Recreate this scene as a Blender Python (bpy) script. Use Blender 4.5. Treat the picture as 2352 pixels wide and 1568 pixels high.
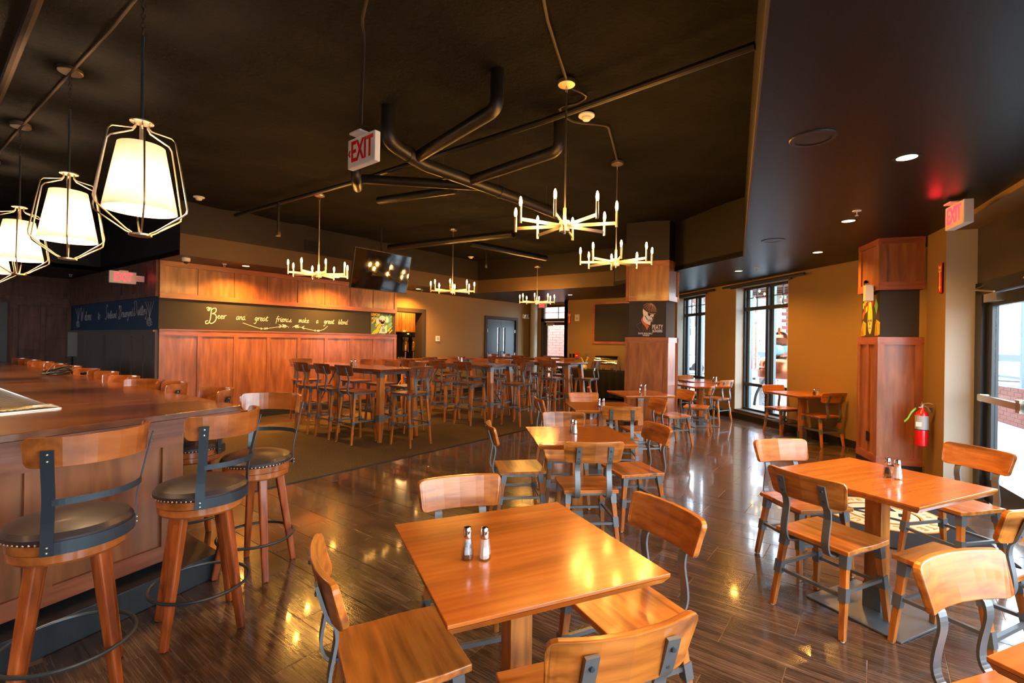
import bpy, bmesh, math, random
from mathutils import Vector, Matrix
random.seed(7)
PI = math.pi
S = bpy.context.scene
for o in list(bpy.data.objects): bpy.data.objects.remove(o)
C = S.collection

# ---------------------------------------------------------------- camera, sky, exposure
CAMZ = 1.52
ANG, ROLL = math.radians(38.5), 0.014
fw = Vector((math.cos(ANG), math.sin(ANG), 0)); rt = Vector((math.sin(ANG), -math.cos(ANG), 0)); up = Vector((0, 0, 1))
R_ = rt*math.cos(ROLL) + up*math.sin(ROLL); U_ = up*math.cos(ROLL) - rt*math.sin(ROLL)
cam_d = bpy.data.cameras.new('camera'); cam_d.sensor_width = 36; cam_d.lens = 36*1100/2352; cam_d.clip_start = 0.02
cam = bpy.data.objects.new('camera', cam_d); C.objects.link(cam)
cam.matrix_world = Matrix(((R_.x, U_.x, -fw.x, 0), (R_.y, U_.y, -fw.y, 0), (R_.z, U_.z, -fw.z, CAMZ), (0, 0, 0, 1)))
S.camera = cam
S.view_settings.view_transform = 'Standard'; S.view_settings.look = 'None'
S.view_settings.exposure = 0.30; S.view_settings.gamma = 1.0; S.view_settings.use_curve_mapping = False
SKY = 13.0
w = bpy.data.worlds.new('overcast_sky'); S.world = w; w.use_nodes = True
nt = w.node_tree; nt.nodes.clear()
wo = nt.nodes.new('ShaderNodeOutputWorld'); bg = nt.nodes.new('ShaderNodeBackground')
tc = nt.nodes.new('ShaderNodeTexCoord'); sx = nt.nodes.new('ShaderNodeSeparateXYZ'); rp = nt.nodes.new('ShaderNodeValToRGB')
nt.links.new(tc.outputs['Generated'], sx.inputs[0]); nt.links.new(sx.outputs['Z'], rp.inputs[0])
rp.color_ramp.elements[0].position = 0.0; rp.color_ramp.elements[0].color = (0.80, 0.86, 0.90, 1)
rp.color_ramp.elements[1].position = 0.6; rp.color_ramp.elements[1].color = (0.72, 0.84, 1.0, 1)
nt.links.new(rp.outputs[0], bg.inputs[0]); bg.inputs[1].default_value = SKY; nt.links.new(bg.outputs[0], wo.inputs[0])
# warm and cool light levels
K_BULB, K_PEND, K_DOWN = 760.0, 130.0, 175.0
WARM = (1.0, 0.46, 0.08)
def light(name, kind, loc, energy, color, parent=None, rot=None, **kw):
    d = bpy.data.lights.new(name, kind); d.energy = energy; d.color = color
    for k, v in kw.items(): setattr(d, k, v)
    o = bpy.data.objects.new(name, d); C.objects.link(o); o.location = loc
    if rot: o.rotation_euler = rot
    if parent: o.parent = parent
    return o
def portal(P, Q, z0, z1, inward):
    P = Vector(P[:2]).to_3d(); Q = Vector(Q[:2]).to_3d(); n = Vector((inward[0], inward[1], 0)).normalized()
    d = bpy.data.lights.new('daylight_portal', 'AREA'); d.shape = 'RECTANGLE'; d.size = (Q-P).length; d.size_y = z1-z0; d.cycles.is_portal = True
    o = bpy.data.objects.new('daylight_portal', d); C.objects.link(o)
    zx = -n; yx = up; xx = yx.cross(zx)   # light points along its -Z: -Z = n
    zx = -n
    m = Matrix((xx, yx, zx)).transposed().to_4x4(); m.translation = (P+Q)/2 + Vector((0, 0, (z0+z1)/2)); o.matrix_world = m

# ---------------------------------------------------------------- colour and materials
def lin(c):
    return tuple(((v/255)/12.92 if v/255 <= 0.04045 else ((v/255+0.055)/1.055)**2.4) for v in c) + (1,)
MATS = {}
def base(name, rough=0.5, metal=0.0, color=(128, 128, 128), coat=0.0, spec=0.5, **kw):
    m = bpy.data.materials.new(name); m.use_nodes = True; b = m.node_tree.nodes['Principled BSDF']
    b.inputs['Base Color'].default_value = lin(color); b.inputs['Roughness'].default_value = rough; b.inputs['Metallic'].default_value = metal
    b.inputs['Coat Weight'].default_value = coat; b.inputs['Coat Roughness'].default_value = 0.12; b.inputs['Specular IOR Level'].default_value = spec
    for k, v in kw.items(): b.inputs[k].default_value = v
    MATS[name] = m; return m
def N(m, t, **kw):
    n = m.node_tree.nodes.new(t)
    for k, v in kw.items(): setattr(n, k, v)
    return n
def L(m, a, b): m.node_tree.links.new(a, b)
def coords(m, scale, rnd=8.0, kind='Object'):
    t = N(m, 'ShaderNodeTexCoord'); mp = N(m, 'ShaderNodeMapping'); mp.inputs['Scale'].default_value = scale
    L(m, t.outputs[kind], mp.inputs[0])
    if rnd:
        oi = N(m, 'ShaderNodeObjectInfo'); mu = N(m, 'ShaderNodeMath', operation='MULTIPLY'); mu.inputs[1].default_value = rnd
        L(m, oi.outputs['Random'], mu.inputs[0]); cb = N(m, 'ShaderNodeCombineXYZ')
        for i in range(3): L(m, mu.outputs[0], cb.inputs[i])
        L(m, cb.outputs[0], mp.inputs['Location'])
    return mp
def ramp(m, fac, stops):
    r = N(m, 'ShaderNodeValToRGB'); e = r.color_ramp.elements
    while len(e) < len(stops): e.new(0.5)
    for i, (p, c) in enumerate(stops): e[i].position = p; e[i].color = lin(c)
    L(m, fac, r.inputs[0]); return r
def bump(m, h, strength, dist=0.002):
    b = N(m, 'ShaderNodeBump'); b.inputs['Strength'].default_value = strength; b.inputs['Distance'].default_value = dist
    L(m, h, b.inputs['Height']); L(m, b.outputs[0], m.node_tree.nodes['Principled BSDF'].inputs['Normal']); return b
def wood(name, cols, scale=(3, 40, 40), rough=0.3, coat=0.3, streak=0.45, big=(1.3, 7, 7), kind='Object', fig=0.0, bmp=0.02):
    """grain runs along the axis with the small scale; darker streaks over it"""
    m = base(name, rough=rough, coat=coat)
    a = coords(m, scale, kind=kind); n = N(m, 'ShaderNodeTexNoise'); n.inputs['Scale'].default_value = 1.0; n.inputs['Detail'].default_value = 5; n.inputs['Distortion'].default_value = 0.25
    L(m, a.outputs[0], n.inputs[0])
    r = ramp(m, n.outputs[0], [(0.3, cols[0]), (0.52, cols[1]), (0.72, cols[2])])
    b = coords(m, big, kind=kind); n2 = N(m, 'ShaderNodeTexNoise'); n2.inputs['Scale'].default_value = 1.0; n2.inputs['Detail'].default_value = 2
    L(m, b.outputs[0], n2.inputs[0]); r2 = ramp(m, n2.outputs[0], [(0.34, (96, 90, 84)), (0.46, (255, 255, 255))])
    mx = N(m, 'ShaderNodeMixRGB', blend_type='MULTIPLY'); mx.inputs[0].default_value = streak
    L(m, r.outputs[0], mx.inputs[1]); L(m, r2.outputs[0], mx.inputs[2]); L(m, mx.outputs[0], m.node_tree.nodes['Principled BSDF'].inputs['Base Color'])
    if fig:      # cathedral figure: contour lines of a slow noise
        c_ = coords(m, tuple(s_*0.16 for s_ in scale), kind=kind); n3 = N(m, 'ShaderNodeTexNoise'); n3.inputs['Scale'].default_value = 1.0; n3.inputs['Detail'].default_value = 0.6; L(m, c_.outputs[0], n3.inputs[0])
        k1 = N(m, 'ShaderNodeMath', operation='MULTIPLY'); k1.inputs[1].default_value = 70; L(m, n3.outputs[0], k1.inputs[0]); k2 = N(m, 'ShaderNodeMath', operation='SINE'); L(m, k1.outputs[0], k2.inputs[0])
        r3 = ramp(m, k2.outputs[0], [(0.0, (205, 195, 190)), (0.9, (255, 255, 255))]); m2 = N(m, 'ShaderNodeMixRGB', blend_type='MULTIPLY'); m2.inputs[0].default_value = fig
        L(m, mx.outputs[0], m2.inputs[1]); L(m, r3.outputs[0], m2.inputs[2]); L(m, m2.outputs[0], m.node_tree.nodes['Principled BSDF'].inputs['Base Color'])
    if bmp: bump(m, n.outputs[0], bmp)
    return m
ORANGE = [(150, 84, 30), (190, 114, 42), (208, 132, 56)]
wood('honey_wood', ORANGE, (3, 34, 34), rough=0.32, coat=0.25, streak=0.7)
wood('russet_wood', [(96, 50, 26), (128, 68, 32), (146, 82, 42)], (3, 34, 34), rough=0.3, coat=0.3, streak=0.4)
wood('russet_top', [(92, 46, 26), (118, 62, 34), (134, 74, 42)], (30, 2.2, 30), rough=0.18, coat=0.6, streak=0.25, big=(5, .9, 5))
wood('honey_leg', ORANGE, (34, 34, 3), rough=0.35, coat=0.2, big=(7, 7, 1.3))
wood('table_wood', [(166, 90, 32), (186, 106, 38), (200, 118, 46)], (2.0, 26, 26), rough=0.22, coat=0.45, streak=0.35, big=(0.7, 4, 4), fig=0, bmp=0)
wood('stool_wood', [(140, 74, 28), (174, 96, 40), (190, 110, 50)], (2.5, 16, 16), rough=0.25, coat=0.5, streak=0.15)
wood('stool_leg', [(110, 50, 18), (164, 80, 32), (182, 96, 42)], (26, 26, 2.5), rough=0.3, coat=0.4, streak=0.6, big=(8, 8, 2))
CH = [(134, 80, 42), (156, 96, 54), (172, 110, 66)]
wood('cherry_panel', CH, (16, 16, 2.2), rough=0.38, coat=0.15, streak=0.25, big=(5, 5, 1.2), fig=0.35)
wood('cherry_rail', [(134, 74, 46), (158, 90, 58), (172, 102, 68)], (3, 3, 30), rough=0.38, coat=0.15, streak=0.25, big=(2, 2, 6))
wood('bar_top_wood', [(92, 52, 26), (136, 80, 38), (164, 100, 50)], (2.2, 12, 12), rough=0.22, coat=0.6, streak=0.5, big=(0.6, 3, 3))
wood('bar_fascia_wood', [(112, 74, 58), (132, 88, 70), (148, 102, 82)], (3, 3, 40), rough=0.4, coat=0.15, streak=0.3, big=(2, 2, 8))
wood('dark_wood', [(74, 42, 32), (100, 58, 44), (116, 70, 54)], (14, 14, 2), rough=0.6, coat=0.0, streak=0.3)

m = base('floor_tile', rough=0.2, spec=0.55, coat=0.55); m.node_tree.nodes['Principled BSDF'].inputs['Coat Roughness'].default_value = 0.07
a = coords(m, (130, 3.2, 3), rnd=20); n = N(m, 'ShaderNodeTexNoise'); n.inputs['Scale'].default_value = 1; n.inputs['Detail'].default_value = 7; n.inputs['Distortion'].default_value = 0.9
L(m, a.outputs[0], n.inputs[0]); r = ramp(m, n.outputs[0], [(0.28, (52, 40, 33)), (0.5, (88, 71, 60)), (0.72, (126, 107, 92))])
a2 = coords(m, (9, 1.2, 1), rnd=30); n2 = N(m, 'ShaderNodeTexNoise'); n2.inputs['Scale'].default_value = 1; L(m, a2.outputs[0], n2.inputs[0])
r2 = ramp(m, n2.outputs[0], [(0.35, (150, 150, 150)), (0.65, (255, 255, 255))])
mx = N(m, 'ShaderNodeMixRGB', blend_type='MULTIPLY'); mx.inputs[0].default_value = 0.7; L(m, r.outputs[0], mx.inputs[1]); L(m, r2.outputs[0], mx.inputs[2])
L(m, mx.outputs[0], m.node_tree.nodes['Principled BSDF'].inputs['Base Color']); bump(m, n.outputs[0], 0.10, 0.0012)
base('grout', rough=0.8, color=(128, 112, 98))
m = base('carpet_pile', rough=1.0, spec=0.1)
a = coords(m, (1, 1, 1), rnd=0); n = N(m, 'ShaderNodeTexNoise'); n.inputs['Scale'].default_value = 90; n.inputs['Detail'].default_value = 4; L(m, a.outputs[0], n.inputs[0])
r = ramp(m, n.outputs[0], [(0.35, (70, 60, 46)), (0.65, (116, 100, 78))]); L(m, r.outputs[0], m.node_tree.nodes['Principled BSDF'].inputs['Base Color']); bump(m, n.outputs[0], 0.8, 0.01)
m = base('sprayed_ceiling', rough=0.9, spec=0.25)
a = coords(m, (1, 1, 1), rnd=0); n = N(m, 'ShaderNodeTexNoise'); n.inputs['Scale'].default_value = 26; n.inputs['Detail'].default_value = 8; n.inputs['Roughness'].default_value = 0.7; L(m, a.outputs[0], n.inputs[0])
n2 = N(m, 'ShaderNodeTexNoise'); n2.inputs['Scale'].default_value = 1.6; n2.inputs['Detail'].default_value = 5; L(m, a.outputs[0], n2.inputs[0])
r = ramp(m, n2.outputs[0], [(0.35, (3, 3, 3)), (0.62, (15, 12, 11))]); L(m, r.outputs[0], m.node_tree.nodes['Principled BSDF'].inputs['Base Color']); bump(m, n.outputs[0], 1.0, 0.14)
def plaster(name, col, rough=0.6, spec=0.4):
    m = base(name, rough=rough, color=col, spec=spec); a = coords(m, (1, 1, 1), rnd=0); n = N(m, 'ShaderNodeTexNoise'); n.inputs['Scale'].default_value = 120; L(m, a.outputs[0], n.inputs[0]); bump(m, n.outputs[0], 0.15, 0.003); return m
plaster('olive_paint', (142, 114, 70)); plaster('black_paint', (30, 29, 28), rough=0.42); plaster('dark_brown_paint', (58, 48, 40)); plaster('soffit_paint', (9, 10, 11), rough=0.36, spec=0.22)
plaster('shade_paint', (66, 57, 50)); plaster('reveal_daylit', (172, 168, 154)); plaster('strip_paint', (84, 66, 46)); plaster('bulkhead_paint', (28, 22, 19))  # reveals share the wall paint; their daylight is painted in as pale grey
m = plaster('chalkboard', (52, 50, 48), rough=0.75)
m = plaster('chalkboard_blue', (24, 44, 70), rough=0.7)
plaster('wall_dark_stain', (92, 80, 74), rough=0.4)
base('baseboard_black', rough=0.5, color=(28, 26, 25))
base('gunmetal', rough=0.38, metal=0.55, color=(118, 126, 132))
base('steel_black', rough=0.35, metal=0.4, color=(58, 68, 76))
base('leather', rough=0.42, color=(50, 40, 40), coat=0.1)
base('nickel', rough=0.30, metal=1.0, color=(226, 214, 196)); base('chrome', rough=0.08, metal=1.0, color=(225, 225, 225))
base('brass', rough=0.25, metal=1.0, color=(205, 168, 110))
base('duct_black', rough=0.42, color=(24, 23, 23), spec=0.4); base('conduit', rough=0.5, color=(52, 42, 34), metal=0.2)
base('frame_black', rough=0.35, color=(36, 40, 44), metal=0.2); base('frame_grey', rough=0.35, color=(96, 112, 122), metal=0.3)
base('white_plastic', rough=0.45, color=(228, 228, 224)); base('black_plastic', rough=0.4, color=(22, 22, 22))
base('screen', rough=0.06, color=(8, 8, 10), spec=0.8); base('red_paint', rough=0.25, color=(205, 12, 22), coat=0.5); base('red_sign', rough=0.5, color=(206, 40, 30))
base('tag_green', rough=0.6, color=(120, 190, 60)); base('label_silver', rough=0.4, color=(170, 180, 186)); base('yellow', rough=0.5, color=(235, 190, 40))
base('chalk_white', rough=0.9, color=(230, 224, 226)); base('chalk_tan', rough=.9, color=(196, 150, 124)); base('chalk_cap', rough=.9, color=(88, 66, 54)); base('chalk_orange', rough=0.9, color=(214, 112, 60)); base('chalk_dim', rough=0.9, color=(134, 100, 84)); base('chalk_faint', rough=0.9, color=(170, 160, 160))
base('chalk_yellow', rough=0.9, color=(246, 206, 60)); base('chalk_teal', rough=0.9, color=(96, 168, 170)); base('chalk_green', rough=0.9, color=(110, 160, 100)); base('chalk_red', rough=0.9, color=(196, 56, 60)); base('chalk_hot', rough=0.9, color=(238, 96, 30))
base('mat_black', rough=1.0, color=(34, 38, 44), spec=0.1); base('mat_cream', rough=1.0, color=(172, 170, 150), spec=0.1); base('mat_gold', rough=1.0, color=(190, 118, 44), spec=0.1)
base('salt', rough=0.9, color=(250, 250, 250)); base('pepper', rough=0.9, color=(70, 62, 50)); base('cloth_black', rough=0.9, color=(34, 32, 28), spec=0.2)
base('concrete', rough=0.8, color=(140, 142, 142)); base('asphalt', rough=0.9, color=(130, 132, 134)); base('grass', rough=0.9, color=(70, 96, 44)); base('leaf', rough=0.6, color=(104, 96, 50)); base('petal', rough=0.6, color=(238, 214, 140))
base('copper', rough=0.22, metal=1.0, color=(150, 84, 60)); base('motor_blue', rough=0.35, color=(104, 146, 154)); base('diamond_plate', rough=0.3, metal=0.8, color=(190, 194, 198)); base('car_white', rough=0.2, color=(160, 164, 168), coat=0.6); base('glass_dark', rough=0.08, color=(50, 60, 66))
base('facade_white', rough=0.7, color=(150, 152, 152)); base('facade_blue', rough=0.7, color=(112, 126, 146)); base('brick_red', rough=0.85, color=(120, 66, 56)); base('mortar', rough=0.9, color=(176, 168, 160))
base('brick_sunlit', rough=0.85, color=(196, 136, 120)); base('mortar_sunlit', rough=0.9, color=(232, 226, 220)); base('chalk_ground', rough=0.9, color=(88, 128, 108))  # sunlight on the far brick wall is put into paler brick and mortar
base('trunk', rough=0.9, color=(120, 110, 104))
def glass_thin(name, tint=(1, 1, 1), refl=0.10, rough=0.02):
    m = bpy.data.materials.new(name); m.use_nodes = True; t = m.node_tree; t.nodes.clear()
    o = t.nodes.new('ShaderNodeOutputMaterial'); tr = t.nodes.new('ShaderNodeBsdfTransparent'); g = t.nodes.new('ShaderNodeBsdfGlossy'); x = t.nodes.new('ShaderNodeMixShader')
    tr.inputs[0].default_value = (*tint, 1); g.inputs['Roughness'].default_value = rough; x.inputs[0].default_value = refl
    t.links.new(tr.outputs[0], x.inputs[1]); t.links.new(g.outputs[0], x.inputs[2]); t.links.new(x.outputs[0], o.inputs[0]); MATS[name] = m
glass_thin('window_glass', (0.95, 0.98, 0.98), 0.06); glass_thin('shaker_glass', (0.90, 0.92, 0.93), 0.30, 0.05)
def emit(name, col, k):
    m = bpy.data.materials.new(name); m.use_nodes = True; b = m.node_tree.nodes['Principled BSDF']
    b.inputs['Base Color'].default_value = (*col, 1); b.inputs['Emission Color'].default_value = (*col, 1); b.inputs['Emission Strength'].default_value = k; MATS[name] = m
emit('bulb_glow', (1.0, 0.45, 0.08), K_BULB); emit('string_bulb', (1.0, 0.7, 0.3), 30); emit('downlight_glow', (1.0, 0.80, 0.40), 6)
emit('exit_red', (1.0, 0.05, 0.08), 1.6); emit('display_green', (0.5, 0.9, 0.2), 2.0); emit('screen_teal', (0.5, 0.85, 0.8), 1.0)
m = bpy.data.materials.new('linen_shade'); m.use_nodes = True; t = m.node_tree; t.nodes.clear(); MATS['linen_shade'] = m
o = t.nodes.new('ShaderNodeOutputMaterial'); d_ = t.nodes.new('ShaderNodeBsdfDiffuse'); tl = t.nodes.new('ShaderNodeBsdfTranslucent'); tp = t.nodes.new('ShaderNodeBsdfTransparent'); x1 = t.nodes.new('ShaderNodeMixShader'); x2 = t.nodes.new('ShaderNodeMixShader')
d_.inputs[0].default_value = (.85, .80, .70, 1); tl.inputs[0].default_value = (.60, .56, .48, 1); x1.inputs[0].default_value = .17; x2.inputs[0].default_value = .12
a = coords(m, (160, 160, 300), rnd=0); n = N(m, 'ShaderNodeTexNoise'); n.inputs['Scale'].default_value = 1; L(m, a.outputs[0], n.inputs[0]); r = ramp(m, n.outputs[0], [(.35, (176, 168, 152)), (.65, (206, 198, 184))]); L(m, r.outputs[0], tl.inputs[0])
L(m, d_.outputs[0], x1.inputs[1]); L(m, tl.outputs[0], x1.inputs[2]); L(m, x1.outputs[0], x2.inputs[1]); L(m, tp.outputs[0], x2.inputs[2]); L(m, x2.outputs[0], o.inputs[0])

m = bpy.data.materials.new('lamp_diffuser'); m.use_nodes = True; t = m.node_tree; t.nodes.clear(); MATS['lamp_diffuser'] = m
o = t.nodes.new('ShaderNodeOutputMaterial'); tl = t.nodes.new('ShaderNodeBsdfTranslucent'); tp = t.nodes.new('ShaderNodeBsdfTransparent'); x1 = t.nodes.new('ShaderNodeMixShader'); x1.inputs[0].default_value = .6; tl.inputs[0].default_value = (.85, .8, .7, 1)
t.links.new(tl.outputs[0], x1.inputs[1]); t.links.new(tp.outputs[0], x1.inputs[2]); t.links.new(x1.outputs[0], o.inputs[0])

# ---------------------------------------------------------------- mesh helpers
class MB:
    def __init__(s): s.bm = bmesh.new()
    def box(s, c, d, rz=0.0, M=None, bev=0.0, taper=1.0):
        r = bmesh.ops.create_cube(s.bm, size=1); vs = r['verts']
        for v in vs:
            if taper != 1.0 and v.co.z < 0: v.co.x *= taper; v.co.y *= taper
            v.co = Vector((v.co.x*d[0], v.co.y*d[1], v.co.z*d[2]))
        if bev > 0:
            es = list({e for v in vs for e in v.link_edges}); q = bmesh.ops.bevel(s.bm, geom=es, offset=bev, segments=2, profile=0.6, affect='EDGES')
            vs = list({v for f in q['faces'] for v in f.verts} | {v for v in vs if v.is_valid})
        X = (M if M is not None else Matrix.Rotation(rz, 4, 'Z')); T = Matrix.Translation(Vector(c))
        for v in vs: v.co = T @ (X @ v.co)
        return s
    def bar(s, a, b, wd, th=None, wd2=None, th2=None, side=None):
        """tapered rectangular bar from a to b; wd across `side`, th the other way"""
        a, b = Vector(a), Vector(b); th = th or wd; wd2 = wd2 or wd; th2 = th2 or (wd2 if th == wd else th)
        d = (b-a).normalized(); sd = Vector(side) if side else (Vector((1, 0, 0)) if abs(d.x) < 0.9 else Vector((0, 1, 0)))
        u = (sd - d*sd.dot(d)).normalized(); v = d.cross(u)
        A = [s.bm.verts.new(a + u*x*wd/2 + v*y*th/2) for x, y in ((-1, -1), (1, -1), (1, 1), (-1, 1))]
        B = [s.bm.verts.new(b + u*x*wd2/2 + v*y*th2/2) for x, y in ((-1, -1), (1, -1), (1, 1), (-1, 1))]
        s.bm.faces.new(A[::-1]); s.bm.faces.new(B)
        for i in range(4): j = (i+1) % 4; s.bm.faces.new((A[i], A[j], B[j], B[i]))
        return s
    def tube(s, pts, r, n=8, closed=False, r2=None):
        pts = [Vector(p) for p in pts]; rings = []; prev = None; m = len(pts)
        for i, p in enumerate(pts):
            if closed: d = pts[(i+1) % m] - pts[i-1]
            else: d = (pts[min(i+1, m-1)] - pts[max(i-1, 0)])
            d.normalize()
            if prev is None: u = d.orthogonal().normalized()
            else: u = (prev - d*prev.dot(d)).normalized()
            prev = u; v = d.cross(u); rr = r if r2 is None else r + (r2-r)*i/(m-1)
            rings.append([s.bm.verts.new(p + (u*math.cos(2*PI*k/n) + v*math.sin(2*PI*k/n))*rr) for k in range(n)])
        for i in range(m if closed else m-1):
            A, B = rings[i], rings[(i+1) % m]
            for k in range(n): s.bm.faces.new((A[k], A[(k+1) % n], B[(k+1) % n], B[k]))
        if not closed: s.bm.faces.new(rings[0][::-1]); s.bm.faces.new(rings[-1])
        return s
    def lathe(s, prof, n=24, c=(0, 0, 0), M=None):
        c = Vector(c); rings = []
        X = M or Matrix.Identity(4)
        for r, z in prof:
            if r < 1e-5: rings.append([s.bm.verts.new(c + X @ Vector((0, 0, z)))])
            else: rings.append([s.bm.verts.new(c + X @ Vector((r*math.cos(2*PI*k/n), r*math.sin(2*PI*k/n), z))) for k in range(n)])
        for A, B in zip(rings, rings[1:]):
            for k in range(n):
                if len(A) == 1 and len(B) == 1: continue
                if len(A) == 1: s.bm.faces.new((A[0], B[k], B[(k+1) % n]))
                elif len(B) == 1: s.bm.faces.new((A[k], A[(k+1) % n], B[0]))
                else: s.bm.faces.new((A[k], A[(k+1) % n], B[(k+1) % n], B[k]))
        return s
    def prism(s, poly, z0, z1):
        A = [s.bm.verts.new((x, y, z0)) for x, y in poly]; B = [s.bm.verts.new((x, y, z1)) for x, y in poly]
        s.bm.faces.new(A[::-1]); s.bm.faces.new(B); n = len(poly)
        for i in range(n): j = (i+1) % n; s.bm.faces.new((A[i], A[j], B[j], B[i]))
        return s
    def sheet(s, path, wv, th):
        """flat strap: follows `path`, width vector wv, thickness th"""
        path = [Vector(p) for p in path]; wv = Vector(wv); rings = []
        for i, p in enumerate(path):
            d = (path[min(i+1, len(path)-1)] - path[max(i-1, 0)]).normalized(); nn = d.cross(wv).normalized()*th/2
            rings.append([s.bm.verts.new(p + q) for q in (-wv/2-nn, wv/2-nn, wv/2+nn, -wv/2+nn)])
        for A, B in zip(rings, rings[1:]):
            for k in range(4): s.bm.faces.new((A[k], A[(k+1) % 4], B[(k+1) % 4], B[k]))
        s.bm.faces.new(rings[0][::-1]); s.bm.faces.new(rings[-1]); return s
    def arcband(s, R, z0, z1, a0, a1, th, n=18, c=(0, 0), lean=0.0, round_=0.0):
        """curved board: radius R about c, from angle a0 to a1, height z0..z1"""
        def prof(i):
            t = i/n; t = t if round_ <= 0 else 0.5-0.5*math.copysign(abs(math.cos(t*PI))**0.62, math.cos(t*PI)); e = min(t, 1-t)*abs(a1-a0)*R; dz = 0.0
            if round_ > 0 and e < round_: dz = round_ - math.sqrt(max(round_**2 - (round_-e)**2, 0))
            return a0 + (a1-a0)*t, dz
        rings = []
        for i in range(n+1):
            a, dz = prof(i); row = []
            for (rr, zz) in ((R-th/2, z0+dz), (R+th/2, z0+dz), (R+th/2+lean, z1-dz), (R-th/2+lean, z1-dz)):
                row.append(s.bm.verts.new((c[0]+rr*math.cos(a), c[1]+rr*math.sin(a), zz)))
            rings.append(row)
        for A, B in zip(rings, rings[1:]):
            for k in range(4): s.bm.faces.new((A[k], A[(k+1) % 4], B[(k+1) % 4], B[k]))
        s.bm.faces.new(rings[0][::-1]); s.bm.faces.new(rings[-1]); return s
    def build(s, name, mat, parent=None, smooth=False, bev=0.0):
        bmesh.ops.recalc_face_normals(s.bm, faces=s.bm.faces)
        me = bpy.data.meshes.new(name); s.bm.to_mesh(me); s.bm.free()
        me.materials.append(MATS[mat])
        if smooth:
            for p in me.polygons: p.use_smooth = True
        o = bpy.data.objects.new(name, me); C.objects.link(o)
        if parent: o.parent = parent
        if bev > 0:
            md = o.modifiers.new('edge', 'BEVEL'); md.width = bev; md.segments = 2; md.limit_method = 'ANGLE'; md.angle_limit = 0.7
        if smooth == 'auto' or (smooth and True):
            try: me.set_sharp_from_angle(angle=0.6)
            except Exception: pass
        return o
def tag(o, label, cat, group=None, kind=None):
    if label: o['label'] = label
    if cat: o['category'] = cat
    if group: o['group'] = group
    if kind: o['kind'] = kind
    return o
def thing(name, label, cat, loc=(0, 0, 0), rz=0.0, group=None):
    o = bpy.data.objects.new(name, None); o.empty_display_size = 0.1; C.objects.link(o); o.location = loc; o.rotation_euler = (0, 0, rz)
    return tag(o, label, cat, group)
def struct(o): o['kind'] = 'structure'; return o
def dup(o, parent=None):
    c = o.copy(); C.objects.link(c)
    if parent: c.parent = parent
    for ch in list(o.children): dup(ch, c)
    return c
def V2(p): return Vector((p[0], p[1], 0))
class Frame:
    """a vertical surface: origin, u along it, v up, n out of it"""
    def __init__(s, o, u, n): s.o = Vector(o); s.u = Vector(u).normalized(); s.n = Vector(n).normalized(); s.v = up
    def p(s, a, b, c=0.0): return s.o + s.u*a + s.v*b + s.n*c
    def poly(s, mb, pts, c0=0.0, c1=0.003):
        A = [mb.bm.verts.new(s.p(a, b, c0)) for a, b in pts]; B = [mb.bm.verts.new(s.p(a, b, c1)) for a, b in pts]
        try:
            mb.bm.faces.new(A[::-1]); mb.bm.faces.new(B)
        except ValueError: return
        n = len(pts)
        for i in range(n): j = (i+1) % n; mb.bm.faces.new((A[i], A[j], B[j], B[i]))
    def stroke(s, mb, pts, wd, c=0.0015, th=0.002):
        P = [Vector((a, b, 0)) for a, b in pts]; rows = []
        for i, p in enumerate(P):
            d = P[min(i+1, len(P)-1)] - P[max(i-1, 0)]
            if d.length < 1e-9: d = Vector((1, 0, 0))
            d.normalize(); q = Vector((-d.y, d.x, 0))*wd/2
            rows.append([mb.bm.verts.new(s.p(p.x-q.x, p.y-q.y, c)), mb.bm.verts.new(s.p(p.x+q.x, p.y+q.y, c)), mb.bm.verts.new(s.p(p.x+q.x, p.y+q.y, c+th)), mb.bm.verts.new(s.p(p.x-q.x, p.y-q.y, c+th))])
        for A, B in zip(rows, rows[1:]):
            for k in range(4): mb.bm.faces.new((A[k], A[(k+1) % 4], B[(k+1) % 4], B[k]))
        mb.bm.faces.new(rows[0][::-1]); mb.bm.faces.new(rows[-1])
    def rect(s, mb, a0, b0, a1, b1, c0, c1): s.poly(mb, [(a0, b0), (a1, b0), (a1, b1), (a0, b1)], c0, c1)
def smooth_path(pts, n=4):
    out = []
    P = [pts[0]] + list(pts) + [pts[-1]]
    for i in range(1, len(P)-2):
        p0, p1, p2, p3 = P[i-1], P[i], P[i+1], P[i+2]
        for k in range(n):
            t = k/n; t2, t3 = t*t, t*t*t
            out.append(tuple(0.5*((2*p1[j]) + (-p0[j]+p2[j])*t + (2*p0[j]-5*p1[j]+4*p2[j]-p3[j])*t2 + (-p0[j]+3*p1[j]-3*p2[j]+p3[j])*t3) for j in range(len(p1))))
    out.append(tuple(pts[-1])); return out
def text(name, body, fr, a, b, size, mat, parent=None, c=0.003, ext=0.001, sx=1.0, shear=0.0, off=0.0, space=1.0):
    cu = bpy.data.curves.new(name, 'FONT'); cu.body = body; cu.size = size; cu.extrude = ext; cu.align_x = 'CENTER'; cu.align_y = 'CENTER'; cu.shear = shear; cu.offset = off; cu.space_character = space; cu.resolution_u = 3
    t = bpy.data.objects.new(name, cu); C.objects.link(t); bpy.context.view_layer.update()
    me = bpy.data.meshes.new_from_object(t.evaluated_get(bpy.context.evaluated_depsgraph_get())); bpy.data.objects.remove(t)
    M = Matrix((fr.u*sx, fr.v, fr.n)).transposed().to_4x4(); M.translation = fr.p(a, b, c); me.transform(M)
    me.materials.clear(); me.materials.append(MATS[mat]); o = bpy.data.objects.new(name, me); C.objects.link(o)
    if parent: o.parent = parent
    return o
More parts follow.
